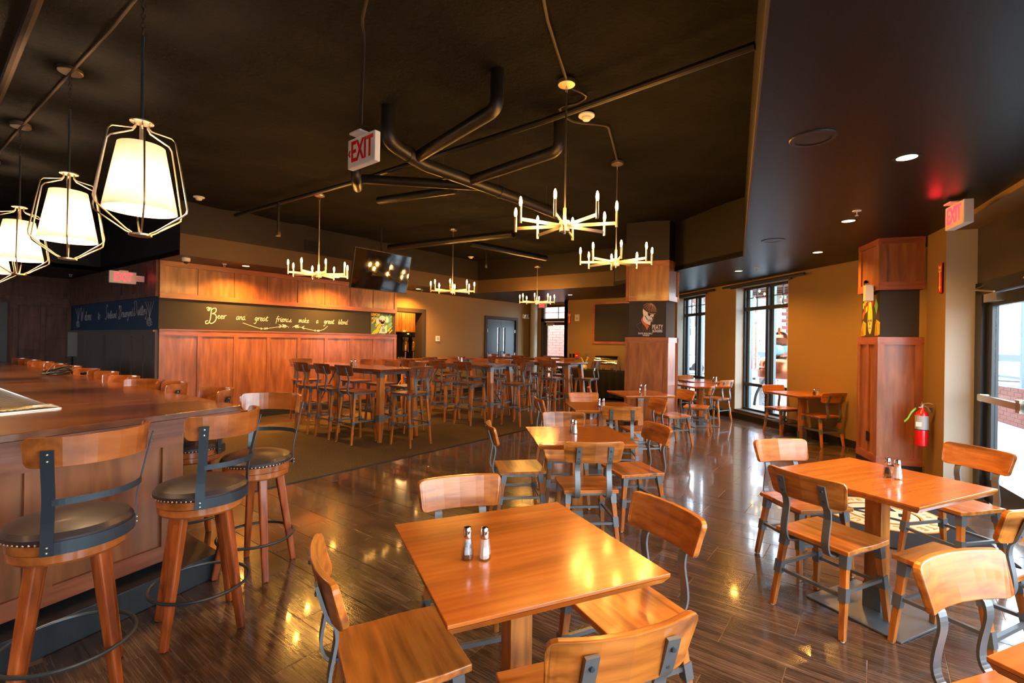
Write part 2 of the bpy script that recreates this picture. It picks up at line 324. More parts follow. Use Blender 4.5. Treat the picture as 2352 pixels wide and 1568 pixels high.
# ---------------------------------------------------------------- room shell
CZ, HZ = 2.80, 3.65            # soffit height, high ceiling height
def wall(name, P, Q, z0, z1, mat, holes=(), th=0.12, parent=None):
    """slab from P to Q, room side on the left of P->Q ; holes (s0,s1,z0,z1)"""
    P, Q = V2(P), V2(Q); d = (Q-P); Ln = d.length; d.normalize(); n = Vector((-d.y, d.x, 0))
    ss = sorted({0.0, Ln, *[h[0] for h in holes], *[h[1] for h in holes]}); zz = sorted({z0, z1, *[h[2] for h in holes], *[h[3] for h in holes]})
    b = MB()
    for a0, a1 in zip(ss, ss[1:]):
        for b0, b1 in zip(zz, zz[1:]):
            if any(h[0] <= (a0+a1)/2 <= h[1] and h[2] <= (b0+b1)/2 <= h[3] for h in holes): continue
            p, q = P+d*a0, P+d*a1
            b.prism([(p.x, p.y), (p.x-n.x*th, p.y-n.y*th), (q.x-n.x*th, q.y-n.y*th), (q.x, q.y)], b0, b1)
    o = b.build(name, mat, parent)
    if not parent: struct(o)
    return o, Frame(P, d, n)
def skirting(name, P, Q, h=0.13):
    P, Q = V2(P), V2(Q); d = (Q-P).normalized(); n = Vector((-d.y, d.x, 0)); p = P + n*0.002; q = Q + n*0.002
    o = MB().prism([(p.x, p.y), (q.x, q.y), (q.x+n.x*.015, q.y+n.y*.015), (p.x+n.x*.015, p.y+n.y*.015)], 0.0, h).build(name, 'baseboard_black'); struct(o)

# --- floor: slab of grout, running-bond plank tiles laid on it, fitted carpet under the high tables
ROOM = [(-4, -2.66), (-4, 14.7), (2.30, 14.7), (2.58, 9.6), (7.45, 9.6), (7.45, 9.78), (13.3, 9.78), (13.3, 7.9), (12.5, 7.9), (12.5, 4.5), (10.8, 2.6), (9.85, 1.5), (8.75, 0.4), (8.0, -0.4), (7.27, -0.30), (6.8, -0.43)]
fl = struct(MB().prism([(-4.15, -2.85), (7.0, -.62), (8.1, -.62), (8.9, .3), (12.8, 4.4), (13.5, 4.6), (13.5, 11.7), (2.4, 11.7), (2.4, 14.8), (-4.15, 14.8)][::-1], -0.12, -0.0025).build('floor', 'grout'))
def inside(x, y, poly):
    c = False; n = len(poly)
    for i in range(n):
        (x1, y1), (x2, y2) = poly[i], poly[(i+1) % n]
        if (y1 > y) != (y2 > y) and x < (x2-x1)*(y-y1)/(y2-y1)+x1: c = not c
    return c
CARPET = [(1.42, 4.92), (8.3, 4.94), (8.3, 8.55), (1.42, 8.55)]
ta = math.radians(1.2); tu = Vector((math.cos(ta), math.sin(ta), 0)); tv = Vector((-tu.y, tu.x, 0))
TW, TL = 0.305, 0.610
tile_me = MB().box((0, 0, -0.005), (TW-0.004, TL-0.004, 0.010), bev=0.0008).build('tile', 'floor_tile'); tile_mesh = tile_me.data; bpy.data.objects.remove(tile_me)
BARPOLY = [(-4, 1.5), (1.18, 3.3), (1.0, 12), (-4, 12)]
cells = []
o0 = V2((3.21, 0.014-0.30)); o0 = tu*(3.21) + tv*(0.014-0.30)
for i in range(-25, 34):
    for j in range(-7, 26):
        c = o0 + tu*((i+0.5)*TW) + tv*((j+0.5)*TL + (TL/2 if i % 2 == 0 else 0))
        if not inside(c.x, c.y, ROOM) and not any(inside(c.x+dx, c.y+dy, ROOM) for dx, dy in ((.2, 0), (-.2, 0), (0, .2), (0, -.2))): continue
        if all(inside(c.x+a_, c.y+b_, CARPET) for a_ in (-.17, .17) for b_ in (-.33, .33)) or inside(c.x, c.y, BARPOLY) and c.x < 0.6: continue
        f = c.dot(fw); s_ = c.dot(rt)
        seen = f > 0.9 and abs(s_) < f*1.12
        cells.append((f if seen else 50+c.length, c))
cells.sort(key=lambda t: t[0])
for k, (f, c) in enumerate(cells[:300]):
    t = bpy.data.objects.new('tile', tile_mesh); C.objects.link(t); t.parent = fl; t.location = c; t.rotation_euler = (0, 0, ta)
mb = MB()
for f, c in cells[300:]: mb.box((c.x, c.y, -0.005), (TW-0.004, TL-0.004, 0.010), rz=ta)
t = mb.build('tile_field', 'floor_tile', fl); t['kind'] = 'stuff'
cp = struct(MB().prism(CARPET[::-1], -0.002, 0.012).build('floor_carpet', 'carpet_pile'))
struct(MB().bar((1.42, 4.915, .004), (8.3, 4.935, .004), 0.008, 0.014, side=(0, 1, 0)).build('trim_1', 'conduit'))

# --- ceilings
HIGH = [(-4.0, -1.07), (1.98, 0.37), (7.49, 1.70), (8.24, 2.83), (9.84, 4.92), (9.46, 8.73), (2.61, 8.73), (2.35, 12.35), (-4.0, 12.35)]
bm = bmesh.new(); G = 110
from mathutils import noise
vs = {}
for i in range(G+1):
    for j in range(G+1):
        x = -4.1 + 14.1*i/G; y = -1.3 + 14.0*j/G
        vs[i, j] = bm.verts.new((x, y, HZ + 0.035*noise.fractal(Vector((x*1.5, y*1.5, 3)), 1.0, 2.0, 5)))
for i in range(G):
    for j in range(G): bm.faces.new((vs[i, j], vs[i, j+1], vs[i+1, j+1], vs[i+1, j]))
me = bpy.data.meshes.new('ceiling_sprayed'); bm.to_mesh(me); bm.free(); me.materials.append(MATS['sprayed_ceiling'])
for p in me.polygons: p.use_smooth = True
o = bpy.data.objects.new('ceiling', me); C.objects.link(o); struct(o)
hc_ = sum((V2(p) for p in HIGH), Vector())/len(HIGH)
struct(MB().prism([tuple((V2(p)-hc_)*1.06+hc_)[:2] for p in HIGH][::-1], HZ+0.07, HZ+0.17).build('ceiling_slab', 'black_paint'))
# low soffit ring: strips between the bulkhead outline and the outer walls
OUT = [(-4.2, -3.1), (2.4, -1.7), (8.2, -0.9), (9.4, 0.7), (12.9, 4.6), (14.1, 10.2), (2.61, 10.2), (2.4, 14.9), (-4.2, 14.9)]
b = MB(); n = len(HIGH)
for i in range(n-1):
    q = [HIGH[i], HIGH[i+1], OUT[i+1], OUT[i]]
    A = [b.bm.verts.new((x, y, CZ)) for x, y in q]; B = [b.bm.verts.new((x, y, CZ+0.08)) for x, y in q]
    b.bm.faces.new(A); b.bm.faces.new(B[::-1])
    for k in range(4): j = (k+1) % 4; b.bm.faces.new((A[k], A[j], B[j], B[k]))
struct(b.build('ceiling_soffit', 'soffit_paint'))
# bulkhead faces round the raised ceiling
b1, b2 = MB(), MB()
for i in range(n-1):
    P, Q = V2(HIGH[i]), V2(HIGH[i+1]); d = (Q-P).normalized(); nn = Vector((-d.y, d.x, 0))   # into the high area
    lowstrip = 0.34 if i in (5,) or i == 4 else (0.06 if i in (0, 1) else 0)
    for z0, z1, bb, off in (((CZ+.001, CZ+lowstrip, b1, 0.012),) if lowstrip else ()) + ((CZ+lowstrip+.001, HZ+0.08, b2, 0.0),):
        p, q = P+nn*off, Q+nn*off
        bb.prism([(p.x, p.y), (p.x-nn.x*.1, p.y-nn.y*.1), (q.x-nn.x*.1, q.y-nn.y*.1), (q.x, q.y)], z0, z1)
struct(b1.build('trim_2', 'strip_paint')); struct(b2.build('ceiling_bulkhead', 'bulkhead_paint'))

# --- walls (room side on the left of P->Q, going clockwise seen from above would flip; here counter-clockwise)
wall('wall_left_far', (2.30, 14.7), (-4, 14.7), 0, CZ+.1, 'dark_wood')
wall('wall_left', (-4, 14.7), (-4, -2.66), 0, HZ+.1, 'dark_wood', holes=[(2.0, 4.4, 1.2, 2.3)])
wl5 = MB()
for i in range(3): wl5.prism([(-4.06, 12.7-1.2*i-.03), (-4.0, 12.7-1.2*i-.03), (-4.0, 12.7-1.2*i+.03), (-4.06, 12.7-1.2*i+.03)], 1.2, 2.3)
w5 = struct(wl5.build('window_5', 'frame_black')); MB().prism([(-4.04, 10.3), (-4.03, 10.3), (-4.03, 12.7), (-4.04, 12.7)], 1.2, 2.3).build('pane', 'window_glass', w5); portal((-4.1, 10.3), (-4.1, 12.7), 1.2, 2.3, (1, 0))
blue, FB = wall('wall_left_side', (2.58, 9.6), (2.30, 14.7), 0, CZ+.1, 'wall_dark_stain')
chalk, FC = wall('wall_back', (7.45, 9.6), (2.58, 9.6), 0, CZ+.1, 'cherry_panel', th=0.16)
# kitchen opening, double door and corner in the far wall
far, FF = wall('wall_far', (13.3, 9.78), (7.30, 9.78), 0, CZ+.1, 'olive_paint', holes=[(13.3-8.46, 13.3-7.52, 0, 2.24), (13.3-12.46, 13.3-11.03, 0, 2.21)], th=0.25)
skirting('baseboard_far', (10.9, 9.78), (8.9, 9.78)); skirting('baseboard_back', (7.7, 9.6-.05), (2.6, 9.6-.05), 0.14)
skirting('baseboard_corner', (13.3, 9.78), (12.7, 9.78))
wall('wall_right_far', (12.5, 4.5), (12.5, 7.9), 0, CZ+.1, 'olive_paint')
wall('wall_right_return', (12.5, 7.9), (13.3, 7.9), 0, CZ+.1, 'olive_paint')
wall('wall_right_door', (13.3, 7.9), (13.3, 9.78), 0, CZ+.1, 'olive_paint', holes=[(0.04, 1.43, 0, 2.74)], th=0.1)
skirting('baseboard_right_far', (12.5, 4.5), (12.5, 7.9))
# window wall, recess depth 0.32
WA, WB = (8.75, 0.4), (12.5, 4.5)
wl = (V2(WB)-V2(WA)); WLN = wl.length; wd_ = wl.normalized(); wn = Vector((-wd_.y, wd_.x, 0))
WOPEN = [(1.44, 2.96, 0.17, 2.70), (4.10, 5.42, 0.17, 2.70)]
wall('wall_right', WA, WB, 0, CZ+.1, 'olive_paint', holes=WOPEN, th=0.30)
skirting('baseboard_right', WA, WB, 0.11)
FW = Frame(V2(WA), wd_, wn)
def wp(s, off, z): p = V2(WA) + wd_*s - wn*off; return Vector((p.x, p.y, z))
for k, (s0, s1, z0, z1) in enumerate(WOPEN):
    off = 0.20; fr = Frame(wp(0, off, 0), wd_, wn)
    mb = MB()
    for a0, b0, a1, b1 in ((s0, z0, s0+.06, z1), (s1-.06, z0, s1, z1), (s0, z0, s1, z0+.05), (s0, z1-.05, s1, z1), (s0, 2.22, s1, 2.29), (s0, 0.68, s1, 0.74)): fr.rect(mb, a0, b0, a1, b1, -0.05, 0.02)
    win = struct(mb.build('window_%d' % (k+1), 'frame_black'))
    c = (s0+s1)/2 + 0.02
    mb = MB(); fr.rect(mb, c-.035, z0, c+.035, z1, -0.05, 0.03); mb.build('mullion', 'frame_black', win)
    for q0, q1 in ((s0+.06, c-.035), (c+.035, s1-.06)):
        mb = MB()
        for a0, a1 in ((q1-.075, q1), (q0, q0+.04)): fr.rect(mb, a0, z0+.05, a1, z1-.05, -0.09, -0.04)
        mb.build('sash_frame', 'frame_grey', win)
        mb = MB(); cc = (q0+q1)/2; fr.rect(mb, cc-.008, 2.29, cc+.008, z1-.05, -.03, -.01); fr.rect(mb, q0, 2.47, q1, 2.486, -.03, -.01); mb.build('glazing_bar', 'frame_black', win)
        for y0, y1 in ((z0+.05, .68), (.74, 2.22), (2.29, z1-.05)):
            mb = MB(); fr.rect(mb, q0, y0, q1, y1, -0.022, -0.016); mb.build('pane', 'window_glass', win)
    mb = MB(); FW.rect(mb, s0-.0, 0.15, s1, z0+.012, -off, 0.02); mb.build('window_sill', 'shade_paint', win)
    mb = MB(); mb.tube([wp(s0-.45, -.07, 2.735), wp(s1+.35, -.07, 2.735)], 0.022, 10); mb.tube([wp(s0-.12, -.05, 2.70), wp(s1+.1, -.05, 2.70)], 0.018, 8)
    cr = mb.build('curtain_rod', 'steel_black', None, True); tag(cr, ['dark curtain rod over the big window showing the copper still', 'dark curtain rod over the narrow window right of the pillar'][k], 'curtain rod')
    for s_ in (s0-.3, (s0+s1)/2, s1+.2): MB().bar(wp(s_, 0.0, 2.76), wp(s_, -.09, 2.735), 0.02).build('bracket', 'steel_black', cr)
    for a_, b_ in ((s1-.012, s1+.001), (s0-.001, s0+.012)): mb = MB(); FW.rect(mb, a_, z0+.012, b_, z1, -off+.02, -.001); mb.build('daylit_lining', 'reveal_daylit', win)  # thin slips added to carry the painted-in daylight on the reveals
    portal(wp(s0, off+.02, 0), wp(s1, off+.02, 0), z0, z1, (wn.x, wn.y))
# right-hand front line: orange pier, deep reveal, entrance doors, storefront behind the camera
DA, DB = Vector((5.2, -0.76, 0)), Vector((6.8, -0.43, 0)); dd = (DB-DA).normalized(); dn = Vector((-dd.y, dd.x, 0))
def dp(s, off, z=0.0): p = DB - dd*s - dn*off; return Vector((p.x, p.y, z))      # s metres from the pier towards the camera
wall('wall_right_pier', (6.8, -0.43), (7.27, -0.30), 0, CZ+.1, 'olive_paint', th=0.25)
wall('wall_right_hidden', (7.27, -0.30), (8.0, -0.4), 0, CZ+.1, 'olive_paint'); wall('wall_right_corner', (8.0, -0.4), (8.75, 0.4), 0, CZ+.1, 'olive_paint')
REC = 0.25; DW0, DW1 = 0.0, 3.6
mb = MB(); a, b_ = dp(0, 0), dp(0, REC+.10); mb.prism([(a.x, a.y), (b_.x, b_.y), ((b_+dd*.2).x, (b_+dd*.2).y), ((a+dd*.2).x, (a+dd*.2).y)][::-1], 0, 2.75); struct(mb.build('wall_right_reveal', 'reveal_daylit'))  # pale grey puts the door's daylight into the reveal's colour
mb = MB(); a, b_ = dp(0, 0), dp(11.2, 0); mb.prism([(a.x, a.y), ((a-dn*.4).x, (a-dn*.4).y), ((b_-dn*.4).x, (b_-dn*.4).y), (b_.x, b_.y)], 2.75, CZ+.02); struct(mb.build('trim_3', 'olive_paint'))
P, Q = dp(11.2, REC), dp(0, REC)
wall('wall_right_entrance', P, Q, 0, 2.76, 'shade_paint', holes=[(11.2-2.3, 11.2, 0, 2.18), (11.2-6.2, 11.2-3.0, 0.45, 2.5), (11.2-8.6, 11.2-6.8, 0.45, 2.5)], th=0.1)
fd = Frame(dp(0, REC), -dd, dn)      # a measured towards the camera; mirrored frame, no lettering on it
mb = MB()
for a0, b0, a1, b1 in ((0.0, 0, 0.16, 2.18), (2.14, 0, 2.3, 2.18), (0, 2.06, 2.3, 2.18)): fd.rect(mb, a0, b0, a1, b1, -0.10, 0.015)
door = struct(mb.build('door_1', 'frame_black'))
for k, (q0, q1) in enumerate(((0.17, 1.14), (1.16, 2.13))):
    mb = MB()
    for a0, b0, a1, b1 in ((q0, 0.01, q0+.13, 2.05), (q1-.13, 0.01, q1, 2.05), (q0, 0.01, q1, 0.24), (q0, 1.93, q1, 2.05)): fd.rect(mb, a0, b0, a1, b1, -0.07, -0.02)
    lf = mb.build('door_leaf', 'frame_black', door)
    mb = MB(); fd.rect(mb, q0+.13, .24, q1-.13, 1.93, -0.05, -0.042); mb.build('pane', 'window_glass', lf)
    mb = MB(); mb.bar(fd.p(q0+.05, 1.03, .045), fd.p(q1-.05, 1.03, .045), 0.06, 0.03, side=(0, 0, 1)); mb.bar(fd.p(q0+.07, 1.03, -.02), fd.p(q0+.07, 1.03, .05), 0.07, .05, side=(0, 0, 1)); mb.bar(fd.p(q1-.1, 1.03, -.02), fd.p(q1-.1, 1.03, .06), 0.11, .07, side=(0, 0, 1)); mb.build('push_bar', 'nickel', lf)
    mb = MB(); fd.rect(mb, q0+.14, 1.965, q0+.42, 2.045, -0.02, 0.05); mb.tube([fd.p(q0+.40, 2.05, 0.06), fd.p(q0+.05, 2.10, 0.09), fd.p(q0+.03, 2.14, .015)], 0.009, 6); mb.build('door_closer', 'nickel', lf)
portal(dp(2.3, REC+.05), dp(0, REC+.05), 0, 2.1, (dn.x, dn.y))
for k, (q0, q1) in enumerate(((3.0, 6.2), (6.8, 8.6))):
    mb = MB()
    for i in range(4):
        a0 = q0 + (q1-q0)*i/3; fd.rect(mb, a0-.03, .45, a0+.03, 2.5, -0.08, 0.0)
    for z_ in (.45, 2.0, 2.44): fd.rect(mb, q0, z_, q1, z_+.06, -.08, 0)
    win = struct(mb.build('window_%d' % (k+3), 'frame_black'))
    mb = MB(); fd.rect(mb, q0, .5, q1, 2.45, -.05, -.045); mb.build('pane', 'window_glass', win)
    portal(dp(q1, REC+.05), dp(q0, REC+.05), 0.45, 2.5, (dn.x, dn.y))

# --- panelled walls: rails, stiles and panels are parts of their wall
def panelling(wallo, fr, s0, s1, z0, z1, joints, mat='cherry_panel', rmat='cherry_rail', depth=0.05, rail=0.10, stile=0.075):
    """fr: u to the right as seen; joints: stile centres"""
    mb = MB(); fr.rect(mb, s0, z0, s1, z0+rail, 0, depth); mb.build('rail', rmat, wallo); mb = MB(); fr.rect(mb, s0, z1-rail, s1, z1, 0, depth); mb.build('rail', rmat, wallo)
    for c in joints:
        mb = MB(); a0, a1 = max(s0, c-stile/2), min(s1, c+stile/2)
        if c == joints[0]: a0, a1 = s0, s0+stile
        if c == joints[-1]: a0, a1 = s1-stile, s1
        fr.rect(mb, a0, z0+rail, a1, z1-rail, 0, depth-.002); mb.build('stile', mat, wallo)
    for c0, c1 in zip(joints, joints[1:]):
        a0 = s0+stile if c0 == joints[0] else c0+stile/2; a1 = s1-stile if c1 == joints[-1] else c1-stile/2
        mb = MB(); fr.rect(mb, a0+.002, z0+rail+.002, a1-.002, z1-rail-.002, 0, depth-.016); mb.build('panel', mat, wallo)
FCr = Frame((2.58, 9.6, 0), (1, 0, 0), (0, -1, 0))       # chalk wall, u to the right
J = [0, .60, 1.19, 1.79, 2.40, 3.0, 3.61, 4.22, 4.87]
panelling(chalk, FCr, 0, 4.87, 0.14, 1.635, J); panelling(chalk, FCr, 0, 4.87, 2.17, CZ-.002, J, rail=.085)
mb = MB(); FCr.rect(mb, 0.0, 1.63, 4.85, 2.175, 0, .012); mb.build('chalkboard_band', 'chalkboard', chalk)
mb = MB(); FCr.rect(mb, 0.0, 1.633, 4.87, 1.648, 0, .062); mb.build('ledge', 'cherry_rail', chalk)
FBr = Frame((2.30, 14.7, 0), (0.28, -5.1, 0), (-1, -.055, 0))  # side wall, u towards the corner
Jb = [0.02+5.07*i/9 for i in range(10)]
panelling(blue, FBr, 0.02, 5.09+.03, 0.14, 1.62, Jb, 'wall_dark_stain', 'wall_dark_stain'); panelling(blue, FBr, 0.02, 5.12, 2.19, CZ-.002, Jb, 'dark_wood', 'dark_wood', rail=.085)
mb = MB(); FBr.rect(mb, 0.1, 1.62, 5.09, 2.19, 0, .012); mb.build('chalkboard_band', 'chalkboard_blue', blue)
mb = MB(); FBr.rect(mb, 0.02, 1.60, 5.12, 1.63, 0, .08); mb.build('ledge', 'wall_dark_stain', blue)
wf = bpy.data.objects['wall_left_far']; Ff = Frame((-4, 14.7, 0), (1, 0, 0), (0, -1, 0))
panelling(wf, Ff, 0, 6.28, 2.25, CZ-.002, [0, .9, 1.8, 2.7, 3.6, 4.5, 5.4, 6.28], 'dark_wood', 'dark_wood'); panelling(wf, Ff, 5.36, 6.28, 0.12, 2.25, [5.36, 5.82, 6.28], 'dark_wood', 'dark_wood')
mb = MB(); Ff.rect(mb, 4.2, 0, 5.28, 2.2, 0, .03); d3 = struct(mb.build('door_3', 'black_paint'))
mb = MB(); Ff.rect(mb, 4.7, .95, 4.73, 1.25, .03, .07); mb.build('door_handle', 'nickel', d3)
# far wall: kitchen opening trim, double door
FFr = Frame((0, 9.78, 0), (1, 0, 0), (0, -1, 0))
mb = MB(); FFr.rect(mb, 7.45, 2.24, 8.56, 2.34, -.05, .03); FFr.rect(mb, 8.46, 0, 8.56, 2.24, -.05, .03); FFr.rect(mb, 8.43, 0, 8.46, 2.24, -.25, 0.03); struct(mb.build('trim_4', 'dark_brown_paint'))
mb = MB()
for r in ((10.93, 0, 11.03, 2.21), (12.46, 0, 12.56, 2.21), (10.93, 2.21, 12.56, 2.30)): FFr.rect(mb, *r, -.1, .04)
dd2 = struct(mb.build('door_2', 'dark_brown_paint'))
for q0, q1, px_ in ((11.04, 11.742, 11.56), (11.748, 12.45, 11.86)):
    mb = MB(); FFr.rect(mb, q0, .01, px_, 2.19, -.06, -.01); FFr.rect(mb, px_+.10, .01, q1, 2.19, -.06, -.01); FFr.rect(mb, px_, 1.96, px_+.10, 2.19, -.06, -.01); FFr.rect(mb, px_, .01, px_+.10, .9, -.06, -.01)
    lf = mb.build('door_leaf', 'steel_black', dd2)
    mb = MB(); FFr.rect(mb, px_, .9, px_+.1, 1.96, -.04, -.035); mb.build('pane', 'window_glass', lf)
    hx = q1-.10 if q0 < 11.5 else q0+.06
    mb = MB(); mb.tube([FFr.p(hx, .9, 0), FFr.p(hx, .9, .05), FFr.p(hx, 1.2, .05), FFr.p(hx, 1.2, 0)], .011, 6); mb.build('door_handle', 'black_plastic', lf)
    for z_ in (.35, 1.05, 1.8):
        hx = q0+.01 if q0 < 11.5 else q1-.03; mb = MB(); FFr.rect(mb, hx, z_, hx+.02, z_+.1, -.01, .015); mb.build('hinge', 'nickel', lf)
# glazed exit door in the corner recess
FE = Frame((13.3, 0, 0), (0, -1, 0), (-1, 0, 0))    # u = -y
def er(mb, y0, y1, z0, z1, c0, c1): FE.rect(mb, -y1, z0, -y0, z1, c0, c1)
mb = MB()
for r in ((7.93, 8.01, 0, 2.76), (9.21, 9.33, 0, 2.76), (7.93, 9.33, 2.2, 2.30), (7.93, 9.33, 2.68, 2.76)): er(mb, *r, -.08, .01)
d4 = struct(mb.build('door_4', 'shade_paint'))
mb = MB()
for r in ((8.01, 8.09, .01, 2.19), (9.08, 9.21, .01, 2.19), (8.01, 9.2, .01, .25), (8.01, 9.2, 2.08, 2.19)): er(mb, *r, -.06, -.01)
lf = mb.build('door_leaf', 'shade_paint', d4)
mb = MB(); er(mb, 8.09, 9.08, .25, 2.08, -.04, -.035); mb.build('pane', 'window_glass', lf)
mb = MB(); er(mb, 8.05, 9.17, 1.0, 1.06, .02, .06); mb.build('push_bar', 'nickel', lf)
mb = MB(); er(mb, 8.8, 9.08, 2.06, 2.15, -.01, .06); mb.build('door_closer', 'nickel', lf)
mb = MB(); er(mb, 8.01, 9.21, 2.30, 2.68, -.04, -.035); mb.build('pane', 'window_glass', d4)
mb = MB(); er(mb, 8.64, 8.66, 2.3, 2.68, -.035, -.01); er(mb, 8.01, 9.21, 2.49, 2.505, -.035, -.01); mb.build('glazing_bar', 'frame_black', d4)
portal((13.38, 8.0), (13.38, 9.2), .25, 2.7, (-1, 0))
mb = MB(); mb.lathe([(.0, 0), (.12, 0), (.12, CZ), (0, CZ)], 24, (13.12, 9.50, 0)); struct(mb.build('wall_corner_column', 'reveal_daylit', None, True))  # column tone also has daylight painted in
struct(MB().prism([(10.72, 11.3), (13.45, 11.3), (13.45, 9.95), (13.55, 9.95), (13.55, 11.4), (10.72, 11.4)], 0, 2.9).build('wall_corridor', 'brick_red')); light('corridor_light', 'AREA', (12, 10.8, 2.5), 20, (.9, .95, 1), size=.6)
# ---------------------------------------------------------------- kitchen seen through its opening
kit = MB()
for p_ in ([(6.4, 11.6), (6.4, 11.5), (10.7, 11.5), (10.7, 11.6)], [(10.6, 10.03), (10.7, 10.03), (10.7, 11.6), (10.6, 11.6)], [(6.3, 10.03), (6.4, 10.03), (6.4, 11.6), (6.3, 11.6)]): kit.prism(p_, 0, 2.6)
kit.prism([(6.4, 10.03), (10.6, 10.03), (10.6, 11.6), (6.4, 11.6)], 2.5, 2.6)
struct(kit.build('wall_kitchen', 'olive_paint'))
# ---------------------------------------------------------------- panelled pillars
def pillar(name, corners, bands):
    c = sum((V2(p) for p in corners), Vector())/4
    z1_ = bands[-1][1]
    root = struct(MB().prism([tuple((V2(p)-c)*0.86+c)[:2] for p in corners], 0, z1_).build(name, 'chalkboard'))
    for z0, z1, kind in bands:
        if kind == 'board': continue
        if kind != 'wood':
            k = {'base': 1.0, 'box': 1.0}[kind]
            MB().prism([tuple((V2(p)-c)*k+c)[:2] for p in corners], z0, z1).build('skirting' if kind == 'base' else 'casing', 'baseboard_black' if kind == 'base' else 'bulkhead_paint', root); continue
        for i in range(4):
            P, Q = V2(corners[i]), V2(corners[(i+1) % 4]); d = (Q-P); Ln = d.length; d.normalize(); n = Vector((d.y, -d.x, 0))
            if (P+Q-2*c).dot(n) < 0: n = -n
            fr = Frame(P - n*0.05, d, n)
            for a0, a1 in ((z0, z0+.09), (z1-.09, z1)):
                mb = MB(); fr.rect(mb, -.003, a0, Ln+.003, a1, 0, .052); mb.build('rail', 'cherry_rail', root)
            for a0, a1 in ((0, .08), (Ln-.08, Ln)) + (((Ln*.5-.04, Ln*.5+.04),) if name == 'wall_column' and z0 < 1 and i in (1, 3) else ()):
                mb = MB(); fr.rect(mb, a0, z0+.09, a1, z1-.09, 0, .05); mb.build('stile', 'cherry_panel', root)
            mb = MB(); fr.rect(mb, .08, z0+.09, Ln-.08, z1-.09, -0.02, .036); mb.build('panel', 'cherry_panel', root)
    return root
PC = [(7.90, 3.72), (8.115, 3.023), (8.60, 3.02), (8.40, 3.78)]
pc = pillar('wall_pillar', PC, [(0, .13, 'base'), (.13, 1.625, 'wood'), (1.625, 2.26, 'board'), (2.26, 2.96, 'wood'), (2.96, HZ+.05, 'box')])
CR = [(7.12, 0.14), (7.27, -0.28), (7.85, -0.10), (7.65, 0.36)]
pr = pillar('wall_column', CR, [(0, .14, 'base'), (.14, 1.635, 'wood'), (1.635, 2.19, 'board'), (2.19, CZ+.02, 'wood')])
# header box from the pillar back to the soffit
struct(MB().prism([(8.115, 3.023), (8.60, 3.02), (9.0, 3.75), (8.4, 3.78)], 2.96, HZ+.05).build('ceiling_box', 'bulkhead_paint'))

# ---------------------------------------------------------------- chalk lettering and drawings
GL = {  # handwritten strokes, x-height 1
'B': (1.35, ["-.35,1.9 -.1,2.05 .1,1.85 .05,1.6 -.12,1.6 -.1,1.8 .2,2.0 .32,1.6 .35,.9 .35,.3 .2,-.2 -.1,-.3 -.2,0 .1,.15", ".3,1.6 .5,1.9 .85,1.95 .95,1.6 .8,1.3 .5,1.15 .85,1.1 1.1,.7 1.0,.1 .6,-.25 .3,-.1"]),
'W': (1.5, ["0,1.8 .15,1.9 .2,1 .3,0 .55,.9 .75,1.3 .8,.6 .9,0 1.15,.9 1.4,1.8"]), 'S': (1.0, ["1.0,1.6 .8,1.9 .45,1.9 .3,1.5 .5,1.1 .75,.7 .75,.2 .4,-.1 .05,.1"]), 'D': (1.2, ["0,1.6 .4,1.9 .9,1.7 1.15,1.0 .9,.3 .4,0 .1,.1 .2,.4", ".35,1.6 .3,.9 .3,.1"]),
'e': (.75, ["0,.4 .3,.5 .55,.75 .4,1 .15,.85 .05,.4 .25,.02 .5,.05 .8,.3"]), 'r': (.75, ["0,.5 .15,1 .2,.6 .15,0", ".2,.6 .45,.98 .75,1.0"]), 'a': (.85, ["0.6,.85 .35,1 .08,.7 .08,.2 .3,0 .55,.35 .62,.95 .6,.3 .85,.1"]),
'n': (.85, ["0,1 .1,.5 .08,0", ".1,.5 .35,.95 .55,.9 .55,.3 .85,.05"]), 'd': (.9, ["0.6,.85 .35,1 .08,.7 .08,.2 .3,0 .55,.35 .75,1.7 .6,.3 .95,.05"]), 'g': (.85, ["0.6,.85 .35,1 .08,.7 .08,.3 .3,.15 .55,.4 .65,.95 .55,-.4 .3,-.9 0,-.75"]),
't': (.7, ["0,.3 .3,1.2 .35,1.5 .25,.6 .3,.05 .6,.1 .75,.3", "0,1.05 .7,1.15"]), 'f': (.65, ["0.75,1.5 .55,1.75 .3,1.3 .25,.3 .2,-.6", "0,.9 .6,1.0"]), 'i': (.45, ["0,.4 .15,1 .15,.2 .35,0 .5,.2", ".2,1.35 .25,1.45"]),
's': (.7, ["0,.2 .3,.7 .4,1.0 .45,.5 .45,.1 .2,0 .1,.15", ".45,.1 .8,.15"]), 'm': (1.2, ["0,1 .1,.5 .08,0", ".1,.5 .3,.95 .45,.9 .45,0", ".45,.5 .7,.95 .85,.9 .85,.3 1.1,.05"]), 'k': (.85, ["0.1,1.7 .12,.9 .08,0", ".12,.5 .45,.95 .5,.7 .15,.5 .55,.05 .85,.1"]),
'b': (.8, ["0,.4 .2,1.7 .15,.8 .15,.1 .45,0 .6,.5 .4,.8 .2,.5"]), 'l': (.5, ["0,.3 .35,1.5 .25,1.7 .12,1.2 .15,.2 .35,0 .55,.2"]), 'c': (.7, ["0.55,.85 .35,1 .08,.6 .2,.1 .45,0 .7,.25"]), 'o': (.8, ["0.35,1 .05,.6 .15,.1 .45,.05 .6,.5 .4,.95 .75,.85"]), 'u': (.85, ["0,1 .08,.3 .3,0 .55,.4 .6,1 .6,.3 .85,.05"]), 'w': (1.0, ["0,1 .1,.2 .3,0 .45,.5 .5,.9 .5,.2 .7,0 .9,.5 .95,1.0"]), 'y': (.8, ["0,1 .1,.4 .35,.2 .6,.6 .65,1 .5,-.5 .2,-.8 0,-.5"]), '.': (.3, ["0.1,.0 .16,.05"]), ' ': (.9, [])}
